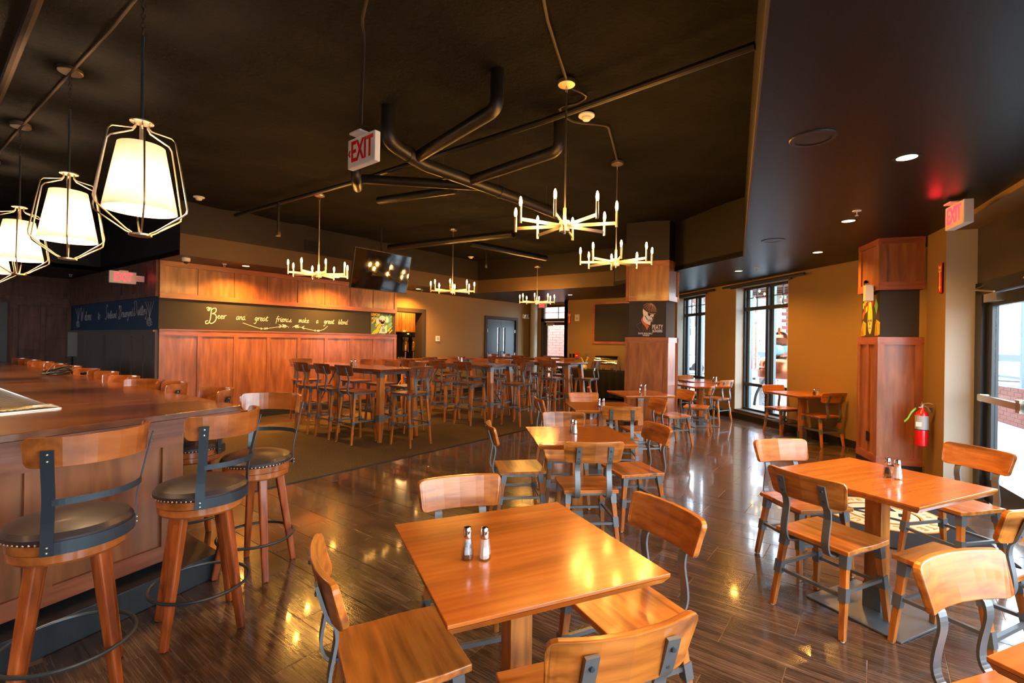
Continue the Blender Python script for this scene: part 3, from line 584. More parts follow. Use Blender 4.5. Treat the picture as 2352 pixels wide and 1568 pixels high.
def script(mb, fr, s, a, b, h, wd, slope=0.0, gap=0.12, slant=0.12):
    x = a
    for ch in s:
        w_, st = GL[ch]; k = h
        for l in st:
            pts = [tuple(float(t) for t in q.split(',')) for q in l.split()]
            pts = [(x + (p[0]+slant*p[1])*k, b + slope*(x-a+p[0]*k) + p[1]*k) for p in pts]
            fr.stroke(mb, smooth_path(pts, 4), wd)
        x += (w_+gap)*k
    return x
def leafy(mb, fr, pts, wd, leaves, size):
    P = smooth_path(pts, 6); fr.stroke(mb, P, wd)
    for t, sgn, sz in leaves:
        i = int(t*(len(P)-1)); x, y = P[i]
        for dy in (1, -1): fr.poly(mb, [(x, y), (x-sgn*sz*.5, y+dy*sz*.45), (x-sgn*sz*1.1, y+dy*sz*.55), (x-sgn*sz*.6, y+dy*sz*.12)], .001, .003)
fcb = Frame((2.58, 9.587, 0), (1, 0, 0), (0, -1, 0))
mb = MB(); x = script(mb, fcb, 'B', .72, 1.80, .125, .014); x = script(mb, fcb, 'eer', x-.02, 1.86, .062, .009, gap=.04)
x = .72+.52
for wd_s, xs in (('and', 1.22), ('great', 1.55), ('friends', 1.95), ('make', 2.42), ('a', 2.80), ('great', 2.98), ('blend.', 3.32)):
    script(mb, fcb, wd_s, xs-.02, 1.85 if xs > 1.3 else 1.855, .063 if xs < 2.3 else .060, .009, gap=.0, slant=.2)
leafy(mb, fcb, [(1.32, 1.80), (1.5, 1.74), (1.68, 1.70), (1.9, 1.73), (2.12, 1.77), (2.2, 1.74)], .007, [(.42, 1, .035), (.47, 1, .035), (.52, 1, .035), (.75, 1, .06), (.82, 1, .06), (.89, 1, .06)], 1)
leafy(mb, fcb, [(2.27, 1.745), (2.35, 1.77), (2.6, 1.72), (2.8, 1.69), (2.95, 1.72), (3.05, 1.80)], .007, [(.15, -1, .06), (.22, -1, .06), (.3, -1, .06), (.55, -1, .035), (.6, -1, .035), (.65, -1, .035)], 1)
tag(mb.build('chalk_lettering', 'chalk_white'), 'chalk sentence about beer and great friends with two leafy flourishes on the long brown board', 'lettering')
fbb = Frame((2.30-.0125, 14.7-.0007, 0), (0.28, -5.1, 0), (-1, -.055, 0))
mb = MB(); y0 = 1.84
for s_, a_, h_ in (('W', .75, .15), ('elcome', 1.05, .11), ('to', 1.95, .10), ('S', 2.40, .14), ('teelbound', 2.56, .085), ('B', 3.22, .11), ('rewery', 3.38, .085), ('and', 3.75, .085), ('D', 3.98, .14), ('istillery', 4.18, .095)):
    script(mb, fbb, s_, a_, y0, h_, .012, gap=-.1, slope=.0)
    y0 += .006
tag(mb.build('chalk_lettering', 'chalk_faint'), 'faint chalk welcome message on the dark blue board', 'lettering')
for x0, sg in ((.55, 1), (4.75, -1)):
    mb = MB()
    for k in range(4): fbb.stroke(mb, smooth_path([(x0, 1.82), (x0+.04*(k-1), 1.95), (x0 + .11*(k-1.5)*1.2, 2.12)], 4), .010)
    for k in range(9):
        a_ = k*.7; cx, cy = x0+.10*math.cos(a_)*(.5+.1*k), 1.78+.045*math.sin(a_)*(.6+.1*k); fbb.stroke(mb, [(cx+.035*math.cos(t*PI/4), cy+.028*math.sin(t*PI/4)) for t in range(9)], .008)
    tag(mb.build('hop_drawing', 'chalk_faint'), ['chalk hop plant left of the welcome message on the blue board', '', 'chalk hop plant right of the welcome message beside the wall corner'][1-sg], 'drawing')
# LEMON PUFF drawing at the right end of the long board
lf = tag(MB().prism([(0, 0), (1, 0), (1, 1), (0, 1)], 0, .001).build('chalk_drawing', 'chalkboard'), 'teal and yellow chalk drawing of a big-eared skull girl reading LEMON PUFF', 'drawing', 'chalk drawings')
lf.data = bpy.data.meshes.new('d'); fl2 = Frame((2.58+4.15, 9.586, 1.655), (1, 0, 0), (0, -1, 0))
mb = MB(); fl2.rect(mb, -.02, -.015, .66, .50, -.002, .003); t_ = mb.build('x', 'dark_brown_paint'); lf.data = t_.data; bpy.data.objects.remove(t_)
mb = MB(); fl2.poly(mb, [(.0, .0), (.40, .0), (.58, .16), (.60, .46), (.22, .48), (.0, .30)], .003, .004); mb.build('ground', 'chalk_ground', lf)
rr = random.Random(3)
for k in range(80):
    cx, cy = rr.uniform(.03, .56), rr.uniform(.03, .44); col = 'chalk_teal' if cy > .28+.1*math.sin(cx*9) else ('chalk_green' if rr.random() < .3 else 'chalk_yellow')
    if cx < .28 and cy > .33: col = 'chalk_teal'
    mb = MB(); fl2.poly(mb, [(cx-.05, cy-.04), (cx-.03, cy-.05), (cx+.06, cy+.03), (cx+.04, cy+.05)], .004, .0052+k*.00002); mb.build('chalk_mark', col, lf)
mb = MB()
def oval(mb, fr, cx, cy, rx, ry, c0=.006, c1=.0075, n=16): fr.poly(mb, [(cx+rx*math.cos(2*PI*k/n), cy+ry*math.sin(2*PI*k/n)) for k in range(n)], c0, c1)
oval(mb, fl2, .19, .30, .055, .07); oval(mb, fl2, .44, .35, .055, .075); oval(mb, fl2, .31, .34, .10, .10); oval(mb, fl2, .32, .26, .06, .045)
fl2.poly(mb, [(.22, .02), (.28, .18), (.36, .20), (.44, .20), (.45, .03)], .006, .0075); mb.build('skull', 'chalk_white', lf)
mb = MB(); oval(mb, fl2, .275, .31, .028, .028, .0075, .009); oval(mb, fl2, .355, .305, .028, .028, .0075, .009); oval(mb, fl2, .315, .275, .008, .012, .0075, .009); fl2.rect(mb, .285, .245, .35, .252, .0075, .009); fl2.stroke(mb, [(.28, .2), (.34, .15), (.40, .2)], .012, .008); mb.build('features', 'dark_brown_paint', lf)
mb = MB(); fl2.poly(mb, [(.30, .05), (.31, .14), (.39, .13), (.40, .05)], .008, .009); mb.build('dress', 'chalk_teal', lf)
text('lettering', 'LEMON', fl2, .115, .455, .085, 'chalk_yellow', lf, c=.008, sx=.85, off=.002); text('lettering', 'PUFF', fl2, .085, .355, .085, 'chalk_yellow', lf, c=.008, sx=.85, off=.002)
fl2b = Frame(fl2.o, fl2.u, fl2.n); mb = MB(); script(mb, fl2b, 'ale', .46, .07, .03, .006, gap=.1); mb.build('lettering', 'chalk_white', lf)
# capped skull on the pillar board
P, Q = V2(PC[0]), V2(PC[1]); c = sum((V2(p) for p in PC), Vector())/4; P, Q = (P-c)*.86+c, (Q-c)*.86+c; du = (Q-P).normalized(); dn_ = Vector((du.y, -du.x, 0)); dn_ = dn_ if dn_.dot(-P) > 0 else -dn_
fp = Frame((P.x, P.y, 1.635), du, dn_); WB_ = (Q-P).length
mb = MB(); fp.rect(mb, 0.0, 0, WB_, .62, -.002, .004); sk = tag(mb.build('chalk_drawing', 'chalkboard'), 'chalk drawing of a skull in a flat cap reading PEATY BLINDERS on the pillar', 'drawing', 'chalk drawings')
def S_(pts, k=0.27, ox=.06, oy=.005, sc=1.0): return [(ox + x*sc, oy + y*sc) for x, y in pts]
kx = WB_/1560; ky = .62/1190
def q(pts): return [((x-640)*kx, (1190-y)*ky) for x, y in pts]
mb = MB(); fp.poly(mb, q([(1240, 130), (1330, 70), (1450, 45), (1590, 40), (1700, 90), (1780, 190), (1810, 320), (1790, 370), (1600, 370), (1430, 350), (1300, 280), (1230, 220)]), .005, .007); mb.build('cap', 'chalk_cap', sk)
mb = MB()
for e in ((1250, 130), (1300, 215), (1380, 270), (1450, 320), (1520, 345), (1590, 355), (1660, 360), (1730, 365), (1790, 350), (1800, 280)): fp.stroke(mb, q([(1590, 70), ((1590+e[0])/2+(-20 if e[0] < 1590 else 20), (70+e[1])/2-25), e]), .006, .007)
fp.stroke(mb, q([(1420, 370), (1560, 410), (1700, 425), (1760, 405)]), .014, .007); fp.stroke(mb, smooth_path(q([(1690, 470), (1680, 560), (1640, 620), (1660, 710)]), 3), .005, .006); mb.build('cap_lines', 'chalk_tan', sk)
mb = MB(); fp.poly(mb, q([(1240, 240), (1290, 290), (1380, 340), (1440, 370), (1450, 470), (1520, 500), (1560, 440), (1620, 440), (1690, 440), (1680, 500), (1620, 530), (1630, 610), (1600, 680), (1560, 700), (1545, 800), (1400, 760), (1290, 690), (1240, 640), (1240, 540), (1260, 480), (1240, 430), (1225, 330)]), .005, .007); mb.build('skull', 'chalk_white', sk)
mb = MB(); fp.poly(mb, q([(1450, 380), (1540, 400), (1560, 440), (1500, 480), (1450, 470)]), .007, .009); fp.poly(mb, q([(1540, 530), (1600, 490), (1590, 540)]), .007, .009)
fp.stroke(mb, q([(1320, 480), (1380, 560), (1430, 620)]), .012, .007); fp.stroke(mb, q([(1440, 640), (1600, 640)]), .004, .007)
for k in range(6): fp.stroke(mb, q([(1450+k*28, 600), (1450+k*28, 680)]), .004, .007)
mb.build('features', 'chalkboard', sk)
mb = MB(); fp.poly(mb, q([(1250, 480), (1290, 470), (1240, 560), (1260, 660), (1400, 770), (1500, 820), (1410, 970), (1350, 860), (1220, 740), (1160, 620)]), .005, .0065); mb.build('collar', 'chalk_orange', sk)
mb = MB()
for l in ([(1160, 700), (950, 790)], [(950, 790), (1130, 990)], [(1220, 780), (1260, 1030)], [(1300, 860), (1360, 1030)], [(1500, 830), (1520, 1030)], [(1450, 900), (1400, 1030)], [(1560, 760), (1630, 755)]): fp.stroke(mb, q(l), .004, .005)
mb.build('coat', 'chalk_dim', sk)
text('lettering', 'PEATY', fp, (1850-640)*kx, (1190-870)*ky, .115, 'chalk_white', sk, c=.008, sx=.55, off=.001); text('lettering', 'BLINDERS', fp, (1850-640)*kx, (1190-1000)*ky, .056, 'chalk_white', sk, c=.008, sx=.68, off=.001)
text('lettering', 'PEATED SINGLE MALT', fp, (1350-640)*kx, (1190-1080)*ky, .04, 'chalk_white', sk, c=.008, sx=.62, off=.0006); text('lettering', 'WHISKEY', fp, (1380-640)*kx, (1190-1145)*ky, .04, 'chalk_white', sk, c=.008, sx=.7, off=.0006)
# carnival face on the column's left board
P, Q = V2(CR[3]), V2(CR[0]); c = sum((V2(p) for p in CR), Vector())/4; P, Q = (P-c)*.86+c, (Q-c)*.86+c; du = (Q-P).normalized(); dn_ = Vector((du.y, -du.x, 0)); dn_ = dn_ if dn_.dot((P+Q)/2-c) > 0 else -dn_
fj = Frame((P.x, P.y, 1.64), du, dn_); W_ = (Q-P).length
mb = MB(); fj.rect(mb, 0, 0, W_, .54, -.002, .004); jk = tag(mb.build('chalk_drawing', 'chalkboard'), 'bright yellow and orange chalk face with flags and flames on the right column', 'drawing', 'chalk drawings')
def q2(x, y): return ((x-250)/500*W_, (1290-y)/930*.5)
mb = MB(); a_, b_ = q2(500, 860); oval(mb, fj, a_, b_, .066*W_/.5, .20, .005, .007); mb.build('face', 'chalk_yellow', jk)
mb = MB(); a_, b_ = q2(500, 1050); oval(mb, fj, a_, b_, .05*W_/.5, .09, .007, .008); a_, b_ = q2(500, 540); oval(mb, fj, a_, b_, .04*W_/.5, .03, .007, .008); mb.build('skull', 'petal', jk)
mb = MB()
for x_ in (472, 530): a_, b_ = q2(x_, 920); oval(mb, fj, a_, b_, .015*W_/.5, .018, .008, .009)
a_, b_ = q2(500, 990); oval(mb, fj, a_, b_, .008, .02, .008, .009); a_, b_ = q2(500, 1090); fj.rect(mb, a_-.03, b_-.004, a_+.03, b_+.004, .008, .009); mb.build('features', 'chalkboard', jk)
mb = MB()
for x_, y_ in ((305, 560), (345, 490), (400, 430), (385, 660), (410, 640)): a_, b_ = q2(x_, y_); fj.poly(mb, [(a_-.012, b_-.04), (a_+.014, b_-.02), (a_+.012, b_+.04), (a_-.012, b_+.03)], .005, .007)
for x0, sg in ((300, 1), (680, -1)):
    for k in range(4): fj.stroke(mb, smooth_path([q2(x0-40+k*25, 1270), q2(x0-30+k*25, 1050-k*30), q2(x0+k*22, 920+k*30), q2(x0+20+k*20, 980), q2(x0+30+k*15, 1250)], 4), .007, .005)
mb.build('flames', 'chalk_yellow', jk)
mb = MB()
for x_, y_ in ((375, 500), (440, 560), (340, 690), (300, 790)): a_, b_ = q2(x_, y_); fj.poly(mb, [(a_-.014, b_-.05), (a_+.014, b_-.03), (a_+.012, b_+.05), (a_-.012, b_+.03)], .005, .007)
for x_ in (275, 700): a_, b_ = q2(x_, 1200); oval(mb, fj, a_, b_, .016, .035, .005, .007)
mb.build('flags', 'chalk_hot', jk)
mb = MB(); fj.poly(mb, [q2(655, 430), q2(620, 600), q2(670, 800), q2(715, 600)], .005, .007); fj.poly(mb, [q2(425, 400), q2(470, 400), q2(470, 480), q2(430, 480)], .005, .007); mb.build('flags', 'chalk_green', jk)
mb = MB(); fj.poly(mb, [q2(530, 370), q2(600, 450), q2(570, 620), q2(545, 540)], .005, .007); mb.build('flags', 'chalk_red', jk)
# blank framed chalkboard on the far right wall
FR = Frame((12.5, 0, 0), (0, -1, 0), (-1, 0, 0))
bbd = thing('chalkboard', 'large blank chalkboard in a cherry frame on the far wall behind the pillar', 'chalkboard', (12.47, 5.7, 1.5))
def setp(o, par): o.parent = par; o.matrix_parent_inverse = Matrix.Translation(par.location).inverted() if par.rotation_euler.z == 0 else par.matrix_world.inverted(); return o
mb = MB(); FR.rect(mb, -6.84, 1.55, -4.7, 2.64, .005, .02); setp(mb.build('board', 'chalkboard'), bbd)
for r in ((-6.90, 1.49, -4.64, 1.555), (-6.90, 2.635, -4.64, 2.70), (-6.90, 1.555, -6.835, 2.635), (-4.705, 1.555, -4.64, 2.635)):
    mb = MB(); FR.rect(mb, *r, .002, .04); setp(mb.build('frame_rail', 'cherry_rail'), bbd)
# ---------------------------------------------------------------- chairs
def make_chair(name, Sz, T, MID, board_h, wd='honey_wood'):
    """local: sitter faces +Y, seat top at Sz, back top at T"""
    t = thing(name, '', 'chair')
    sb = MB(); n = 9
    P = []
    def sx_(y): return 0.200 + 0.004*math.sin(y*20)
    for i in range(n): y = -.185 + .385*i/(n-1); P.append((sx_(y), y))
    for i in range(n): y = .20 - .385*i/(n-1); P.append((-sx_(y), y))
    sb.prism(P, Sz-.026, Sz); sb.build('seat', wd, t, bev=.004)
    # curved back board in front of two straps
    R = 0.55; yb = -.205; hw = 0.205; aw = math.asin(hw/R)
    cy = yb - .035 + R
    bb = MB(); z0 = T-board_h; lean = .035
    bb.arcband(R, z0, T, -PI/2-aw, -PI/2+aw, .022, 14, (0, cy), lean=lean, round_=.028); bk = bb.build('backrest', wd, t, bev=.004)
    for s in (-1, 1):
        xb = s*.115
        path = [(xb, -.03, Sz-.052), (xb, -.13, Sz-.052), (xb, -.19, Sz-.048), (xb, -.222, Sz-.03), (xb, -.236, Sz+.01), (xb, -.233, Sz+.06), (xb, -.222, Sz+.12), (xb, -.217, Sz+.16), (xb, -.224, z0-.01), (xb, yb-.041, z0+.02), (xb, yb-.044-.028, T-.035)]
        mb = MB(); mb.sheet(smooth_path(path, 3), (.038, 0, 0), .010); st = mb.build('back_strap', 'gunmetal', t)
        for zz, yy in ((z0+.035, -.252), (T-.065, -.275)):
            mb = MB(); mb.lathe([(0, .006), (.006, .005), (.008, 0), (0, 0)], 8, (xb, yy, zz), Matrix.Rotation(PI/2, 4, 'X')); mb.build('bolt', 'steel_black', st, True)
    mb = MB(); zf = Sz-.036
    for a, b in (((-.17, .155, zf), (.17, .155, zf)), ((-.17, -.145, zf), (.17, -.145, zf)), ((-.165, -.15, zf), (-.165, .16, zf)), ((.165, -.15, zf), (.165, .16, zf))): mb.bar(a, b, .022, .02)
    mb.build('seat_frame', 'gunmetal', t)
    mids = []
    for (x, y) in ((1, 1), (-1, 1), (-1, -1), (1, -1)):
        top = Vector((x*.165, .155 if y > 0 else -.145, Sz-.026)); bot = Vector((x*.195, .195 if y > 0 else -.215, .004)); d = bot-top
        mb = MB(); mb.bar(top, bot, .036, .036, .027, .027); lg = mb.build('leg', 'honey_leg', t, bev=.002)
        def at(z): return top + d*((top.z-z)/(top.z-bot.z))
        for za, zb in ((Sz-.026, Sz-.10), (MID+.035, MID-.035)):
            k = .043 if za > Sz-.05 else .041; mb = MB(); mb.bar(at(za), at(zb), k, k, k-.003, k-.003); mb.build('bracket', 'gunmetal', lg)
            
        mb = MB(); mb.lathe([(0, .006), (.010, .006), (.011, 0), (0, 0)], 8, (bot.x, bot.y, 0)); mb.build('foot_glide', 'white_plastic', lg)
        mids.append(at(MID))
    for i in range(4):
        a, b = mids[i], mids[(i+1) % 4]; dz = Vector((0, 0, .012 if i % 2 else -.012)); mb = MB(); mb.bar(a+dz, b+dz, .018, .018); mb.build('stretcher', 'gunmetal', t)
    return t
dining0 = make_chair('dining_chair', .455, .82, .225, .155)
high0 = make_chair('counter_chair', .755, 1.135, .30, .155, 'russet_wood')
used = {}
def chair(proto, bx, by, fx, fy, label, group):
    """bx,by: ground point under the middle of the back top; fx,fy: the way the sitter looks"""
    f = Vector((fx, fy, 0)).normalized(); rz = math.atan2(f.y, f.x) - PI/2
    o = Vector((bx, by, 0)) + f*.255
    c = proto if proto.name not in used else dup(proto); used[proto.name] = 1
    c.location = (o.x, o.y, 0 if not inside(o.x, o.y, CARPET) else .012); c.rotation_euler = (0, 0, rz); tag(c, label, 'chair', group)
    return c
def ang(d): return (math.cos(math.radians(d)), math.sin(math.radians(d)))
# ---------------------------------------------------------------- square dining tables
def make_table():
    t = thing('dining_table', '', 'table'); h = .76
    mb = MB(); a, b_ = .382, .366
    mb.prism([(-a, -a), (a, -a), (a, a), (-a, a)], h-.012, h)
    A = [mb.bm.verts.new((x*a, y*a, h-.012)) for x, y in ((-1, -1), (1, -1), (1, 1), (-1, 1))]; B = [mb.bm.verts.new((x*b_, y*b_, h-.036)) for x, y in ((-1, -1), (1, -1), (1, 1), (-1, 1))]
    mb.bm.faces.new(B[::-1])
    for i in range(4): j = (i+1) % 4; mb.bm.faces.new((B[i], B[j], A[j], A[i]))
    mb.build('tabletop', 'table_wood', t, bev=.002)
    mb = MB(); mb.bar((0, 0, .03), (0, 0, h-.036), .088, .088); ps = mb.build('pedestal', 'honey_leg', t, bev=.003)
    mb = MB(); mb.bar((0, 0, h-.10), (0, 0, h-.037), .094, .094); mb.box((0, 0, h-.041), (.42, .05, .008)); mb.box((0, 0, h-.041), (.05, .42, .008)); mb.build('bracket', 'gunmetal', ps)
    mb = MB(); mb.bar((0, 0, .012), (0, 0, .15), .096, .096); mb.build('bracket', 'gunmetal', ps)
    mb = MB(); mb.box((0, 0, .006), (.50, .50, .010), bev=.003); mb.build('base_plate', 'gunmetal', t)
    return t
tab0 = make_table()
def table(x, y, deg, label):
    c = tab0 if 'tab' not in used else dup(tab0); used['tab'] = 1
    c.location = (x, y, 0); c.rotation_euler = (0, 0, math.radians(deg)); tag(c, label, 'table', 'square dining tables'); return c
table(1.413, 1.083, -27.5, 'square honey wood dining table nearest the camera, with four chairs')
table(3.50, 0.06, -27, 'square reddish dining table on the right standing over the logo mat')
table(3.43, 2.03, -46, 'square dining table in the middle, directly behind the nearest chair row')
table(5.18, 2.73, -49, 'square dining table between the middle table and the panelled pillar')
table(6.95, 3.02, -42, 'square dining table in front of the panelled pillar')
table(10.35, 3.14, -41, 'sunlit square table between the pillar and the orange window wall')
table(8.95, 3.05-.55, -40, 'small bright table half hidden behind the right edge of the pillar').location = (9.22, 2.82, 0)
table(8.87, 1.12, 47.5, 'square dining table standing against the orange wall beside the big window')
table(2.10, -0.52, -30, 'square dining table cut off at the bottom right corner').location = (1.80, -.71, 0)
G1, GR = 'dining chairs around the square tables', 'counter chairs around the high tables'
def dc(bx, by, deg, label): return chair(dining0, bx, by, *ang(deg), label, G1)
dc(0.83, 1.44, -24, 'dining chair left of the nearest table, seen from its side')
dc(1.78, 1.75, 238, 'dining chair behind the nearest table, its pale backrest facing the camera')
dc(2.08, 0.76, 154, 'dining chair right of the nearest table with dark streaked backrest')
dc(1.11, 0.50, 58, 'dining chair in the bottom foreground seen from behind with grey screwed straps')
dc(3.05, 0.38, -26, 'dining chair seen from behind at the left of the right-hand mat table')
dc(4.04, 0.66, 228, 'dining chair behind the mat table with a glossy white reflection on its back')
dc(4.72, -0.49, 141, 'dining chair between the mat table and the glass entrance doors')
dc(2.22, -0.17, 236, 'dining chair at bottom right facing the camera, curved straps below its back')
dc(3.13, -0.50, 63, 'dining chair cut off by the right edge of the picture')
dc(3.02, 1.64, 44, 'dining chair seen from behind at the middle table with two grey straps')
dc(4.06, 1.58, 143, 'dining chair right of the middle table, seat towards the left')
dc(3.08, 2.68, -43, 'dining chair left of the middle table, orange lit top edge')
dc(4.10, 2.59, 219, 'dining chair behind the middle table, white window glare on its backrest')
dc(4.90, 2.33, 33, 'dining chair seen from behind at the table in front of the pillar table')
dc(4.88, 3.46, -42, 'dining chair left of the second middle table, thin side view')
dc(5.88, 3.39, 226, 'dining chair behind the second middle table, plain reddish backrest')
dc(5.92, 2.30, 140, 'dining chair right of the second middle table beneath the pillar table edge')
dc(6.66, 3.74, -60, 'dining chair left of the pillar table, its back edge shining white')
dc(7.42, 2.46, 145, 'dining chair right of the pillar table, seen nearly edge on')
dc(8.50, 2.38, 100, 'dining chair with a sunlit pale seat between the pillar and the windows')
dc(10.0, 2.53, 70, 'dining chair seen from behind beside the window reveal, yellow lit back')
dc(10.85, 3.65, 240, 'dining chair at the window table, back towards the left window')
dc(9.50, 1.66, 229, 'dining chair left of the wall table, in front of the big window')
dc(8.62, 0.66, 50, 'dark dining chair right of the wall table beside the column')
# ---------------------------------------------------------------- long high tables
def make_high():
    t = thing('high_table', '', 'table'); h, Lh, Wh = 1.07, 1.2, .375
    mb = MB(); mb.box((0, 0, h-.018), (Wh*2, Lh*2, .036), bev=.005); mb.build('tabletop', 'russet_top', t)
    mb = MB()
    for x in (-.26, .26): mb.bar((x, -1.06, h-.06), (x, 1.06, h-.06), .04, .05)
    for y in (-1.04, 1.04): mb.bar((-.28, y, h-.06), (.28, y, h-.06), .045, .055)
    mb.build('apron_frame', 'gunmetal', t)
    for sx, sy in ((-1, -1), (1, -1), (1, 1), (-1, 1)):
        top, bot = Vector((sx*.27, sy*1.06, h-.04)), Vector((sx*.34, sy*1.14, 0)); d = bot-top
        def at(z): return top + d*((top.z-z)/top.z)
        mb = MB(); mb.bar(top, at(.30), .085, .085); mb.bar(at(.30), bot, .085, .085, .05, .05); lg = mb.build('leg', 'honey_leg', t)
        mb = MB(); mb.bar(at(1.03), at(.94), .092, .092); mb.build('bracket', 'gunmetal', lg)
        mb = MB(); mb.bar(at(.40), at(.30), .092, .092); mb.build('bracket', 'gunmetal', lg)
    for sy in (-1, 1):
        mb = MB(); mb.bar((-.32, sy*1.115, .35), (.32, sy*1.115, .35), .03); mb.build('stretcher', 'gunmetal', t)
        mb = MB(); mb.tube([(0, sy*1.11, .36), (.0, sy*.55, h-.05)], .012, 8); mb.build('brace', 'gunmetal', t)
    mb = MB(); mb.bar((0, -1.11, .35), (0, 1.11, .35), .03); mb.build('stretcher', 'gunmetal', t)
    return t
hi0 = make_high()
def high(x, y, rz, label):
    c = hi0 if 'hi' not in used else dup(hi0); used['hi'] = 1
    c.location = (x, y, .012 if inside(x, y, CARPET) else 0); c.rotation_euler = (0, 0, rz); tag(c, label, 'table', 'long high tables'); return c
high(4.625, 7.0, 0, 'long high table nearest the panelled wall, first from the left'); high(6.93, 6.86, 0, 'long high table in the middle of the three on the carpet')
high(9.22, 6.62, 0, 'long high table on the right, in front of the buffet'); high(8.05, 8.95, PI/2, 'long high table along the far wall beside the kitchen opening')
high(11.15, 8.25, 0, 'long high table in the far corner beside the glazed exit door')
def hc(bx, by, deg, label): return chair(high0, bx, by, *ang(deg), label, GR)
for k, y in enumerate((6.21, 6.80, 7.42)): hc(3.88, y, 0, ['counter chair left of the first high table, nearest of its three', 'counter chair left of the first high table, middle of its three', 'counter chair left of the first high table, farthest of its three'][k])
hc(4.55, 5.22, 92, 'counter chair at the near end of the first high table, seen from behind')
hc(4.62, 8.80, -92, 'orange lit counter chair at the wall end of the first high table')
for k, y in enumerate((6.35, 7.02, 7.78)): hc(5.42, y, 180, ['counter chair right of the first high table, nearest of its three', 'counter chair right of the first high table, middle of its three', 'counter chair right of the first high table, farthest of its three'][k])
for k, y in enumerate((6.04, 6.70, 7.55)): hc(6.15, y, 2, ['counter chair left of the middle high table, nearest of its three', 'counter chair left of the middle high table, middle of its three', 'counter chair left of the middle high table, farthest of its three'][k])
hc(6.93, 5.12, 94, 'counter chair at the near end of the middle high table, seen from behind')
for k, y in enumerate((6.32, 6.95, 7.75)): hc(7.68, y, 180, ['counter chair right of the middle high table, nearest of its three', 'counter chair right of the middle high table, middle of its three', 'counter chair right of the middle high table, farthest of its three'][k])
for k, y in enumerate((5.75, 6.45, 7.15)): hc(8.42, y, 2, ['counter chair left of the right-hand high table, nearest of its three', 'counter chair left of the right-hand high table, middle of its three', 'counter chair left of the right-hand high table, farthest of its three'][k])
hc(9.12, 4.92, 96, 'counter chair at the near end of the right-hand high table, by the buffet')
for k, y in enumerate((6.2, 6.95)): hc(9.98, y, 180, ['counter chair right of the right-hand high table, nearer of two', 'counter chair right of the right-hand high table, farther of two'][k])
hc(7.45, 8.30, 90, 'counter chair with its back to the kitchen-side table, left one'); hc(8.35, 8.28, 90, 'counter chair with its back to the kitchen-side table, right one')
hc(10.95, 9.50, -90, 'glossy counter chair by the double door, left of two'); hc(11.62, 9.52, -92, 'glossy counter chair by the double door, right of two')
for k, y in enumerate((7.3, 8.2)): hc(10.55, y, 0, ['counter chair left of the corner high table, nearer of two', 'counter chair left of the corner high table, farther of two'][k])
# ---------------------------------------------------------------- bar stools
def make_stool():
    t = thing('bar_stool', '', 'stool'); n = 28
    mb = MB(); mb.lathe([(0, .615), (.150, .615), (.185, .622), (.192, .632), (.192, .664), (0, .664)], 32); mb.build('swivel_base', 'stool_wood', t, True)
    mb = MB(); mb.lathe([(0, .668), (.197, .668), (.197, .708), (0, .708)], 32); mb.build('seat_rim', 'stool_wood', t, True)
    mb = MB(); mb.lathe([(0, .705), (.199, .705), (.212, .716), (.212, .732), (.198, .752), (.15, .768), (.08, .776), (0, .778)], 40); mb.build('cushion', 'leather', t, True)
    mb = MB()
    for k in range(64):
        a = 2*PI*k/64; d = Vector((math.cos(a), math.sin(a), 0)); mb.lathe([(0, .004), (.0035, .003), (.0052, 0)], 6, d*.2115 + Vector((0, 0, .7145)), d.to_track_quat('Z', 'Y').to_matrix().to_4x4())
    nh = mb.build('nailheads', 'nickel', t); nh['kind'] = 'stuff'
    mb = MB(); mb.arcband(.2165, .672, .722, -PI/2-.95, -PI/2+.95, .004, 24); mb.build('metal_band', 'steel_black', t)
    for s in (-1, 1):
        a = -PI/2 + s*.90; r = .2185
        x, y = r*math.cos(a), r*math.sin(a); tx, ty = -math.sin(a), math.cos(a)
        path = [(x, y, .672), (x, y, .73), (x*1.0, y*1.02, .80), (x*1.05, y*1.14, .90), (x*1.13, y*1.25, 1.0), (x*1.20, y*1.36, 1.088)]
        mb = MB(); mb.sheet(smooth_path(path, 3), Vector((tx, ty, 0))*.040, .005); st = mb.build('upright', 'steel_black', t)
        for f_, z_ in ((1.0, .685), (1.0, .705), (None, 1.045), (None, 1.072)):
            q_ = Vector((x, y, z_))*1.0 if f_ else Vector((x*(1.2-(1.088-z_)*.8), y*(1.36-(1.088-z_)*1.2), z_)); q_.z = z_; dv = Vector((x, y, 0)).normalized()
            mb = MB(); mb.lathe([(0, .004), (.004, .003), (.0055, 0)], 8, q_ + dv*.003, dv.to_track_quat('Z', 'Y').to_matrix().to_4x4()); mb.build('bolt', 'nickel', st)
    mb = MB(); mb.arcband(.228, .868, .894, -PI/2-.86, -PI/2+.86, .005, 20, (0, -.012)); mb.build('crossbar', 'steel_black', t)
    mb = MB(); mb.arcband(.232, 1.018, 1.135, -PI/2-1.24, -PI/2+1.24, .018, 28, (0, -.02), lean=.012, round_=.028); mb.build('backrest', 'stool_wood', t, bev=.004)
    for k in range(4):
        a = PI/4 + k*PI/2; d = Vector((math.cos(a), math.sin(a), 0))
        mb = MB(); mb.bar(d*.135+Vector((0, 0, .62)), d*.235, .050, .050, .034, .034, side=(-d.y, d.x, 0)); mb.build('leg', 'stool_leg', t, bev=.008)
    mb = MB(); z = .225; r = .225; mb.tube([(r*math.cos(2*PI*k/36), r*math.sin(2*PI*k/36), z) for k in range(36)], .0085, 8, closed=True); mb.build('foot_ring', 'steel_black', t, True)
    return t
st0 = make_stool()
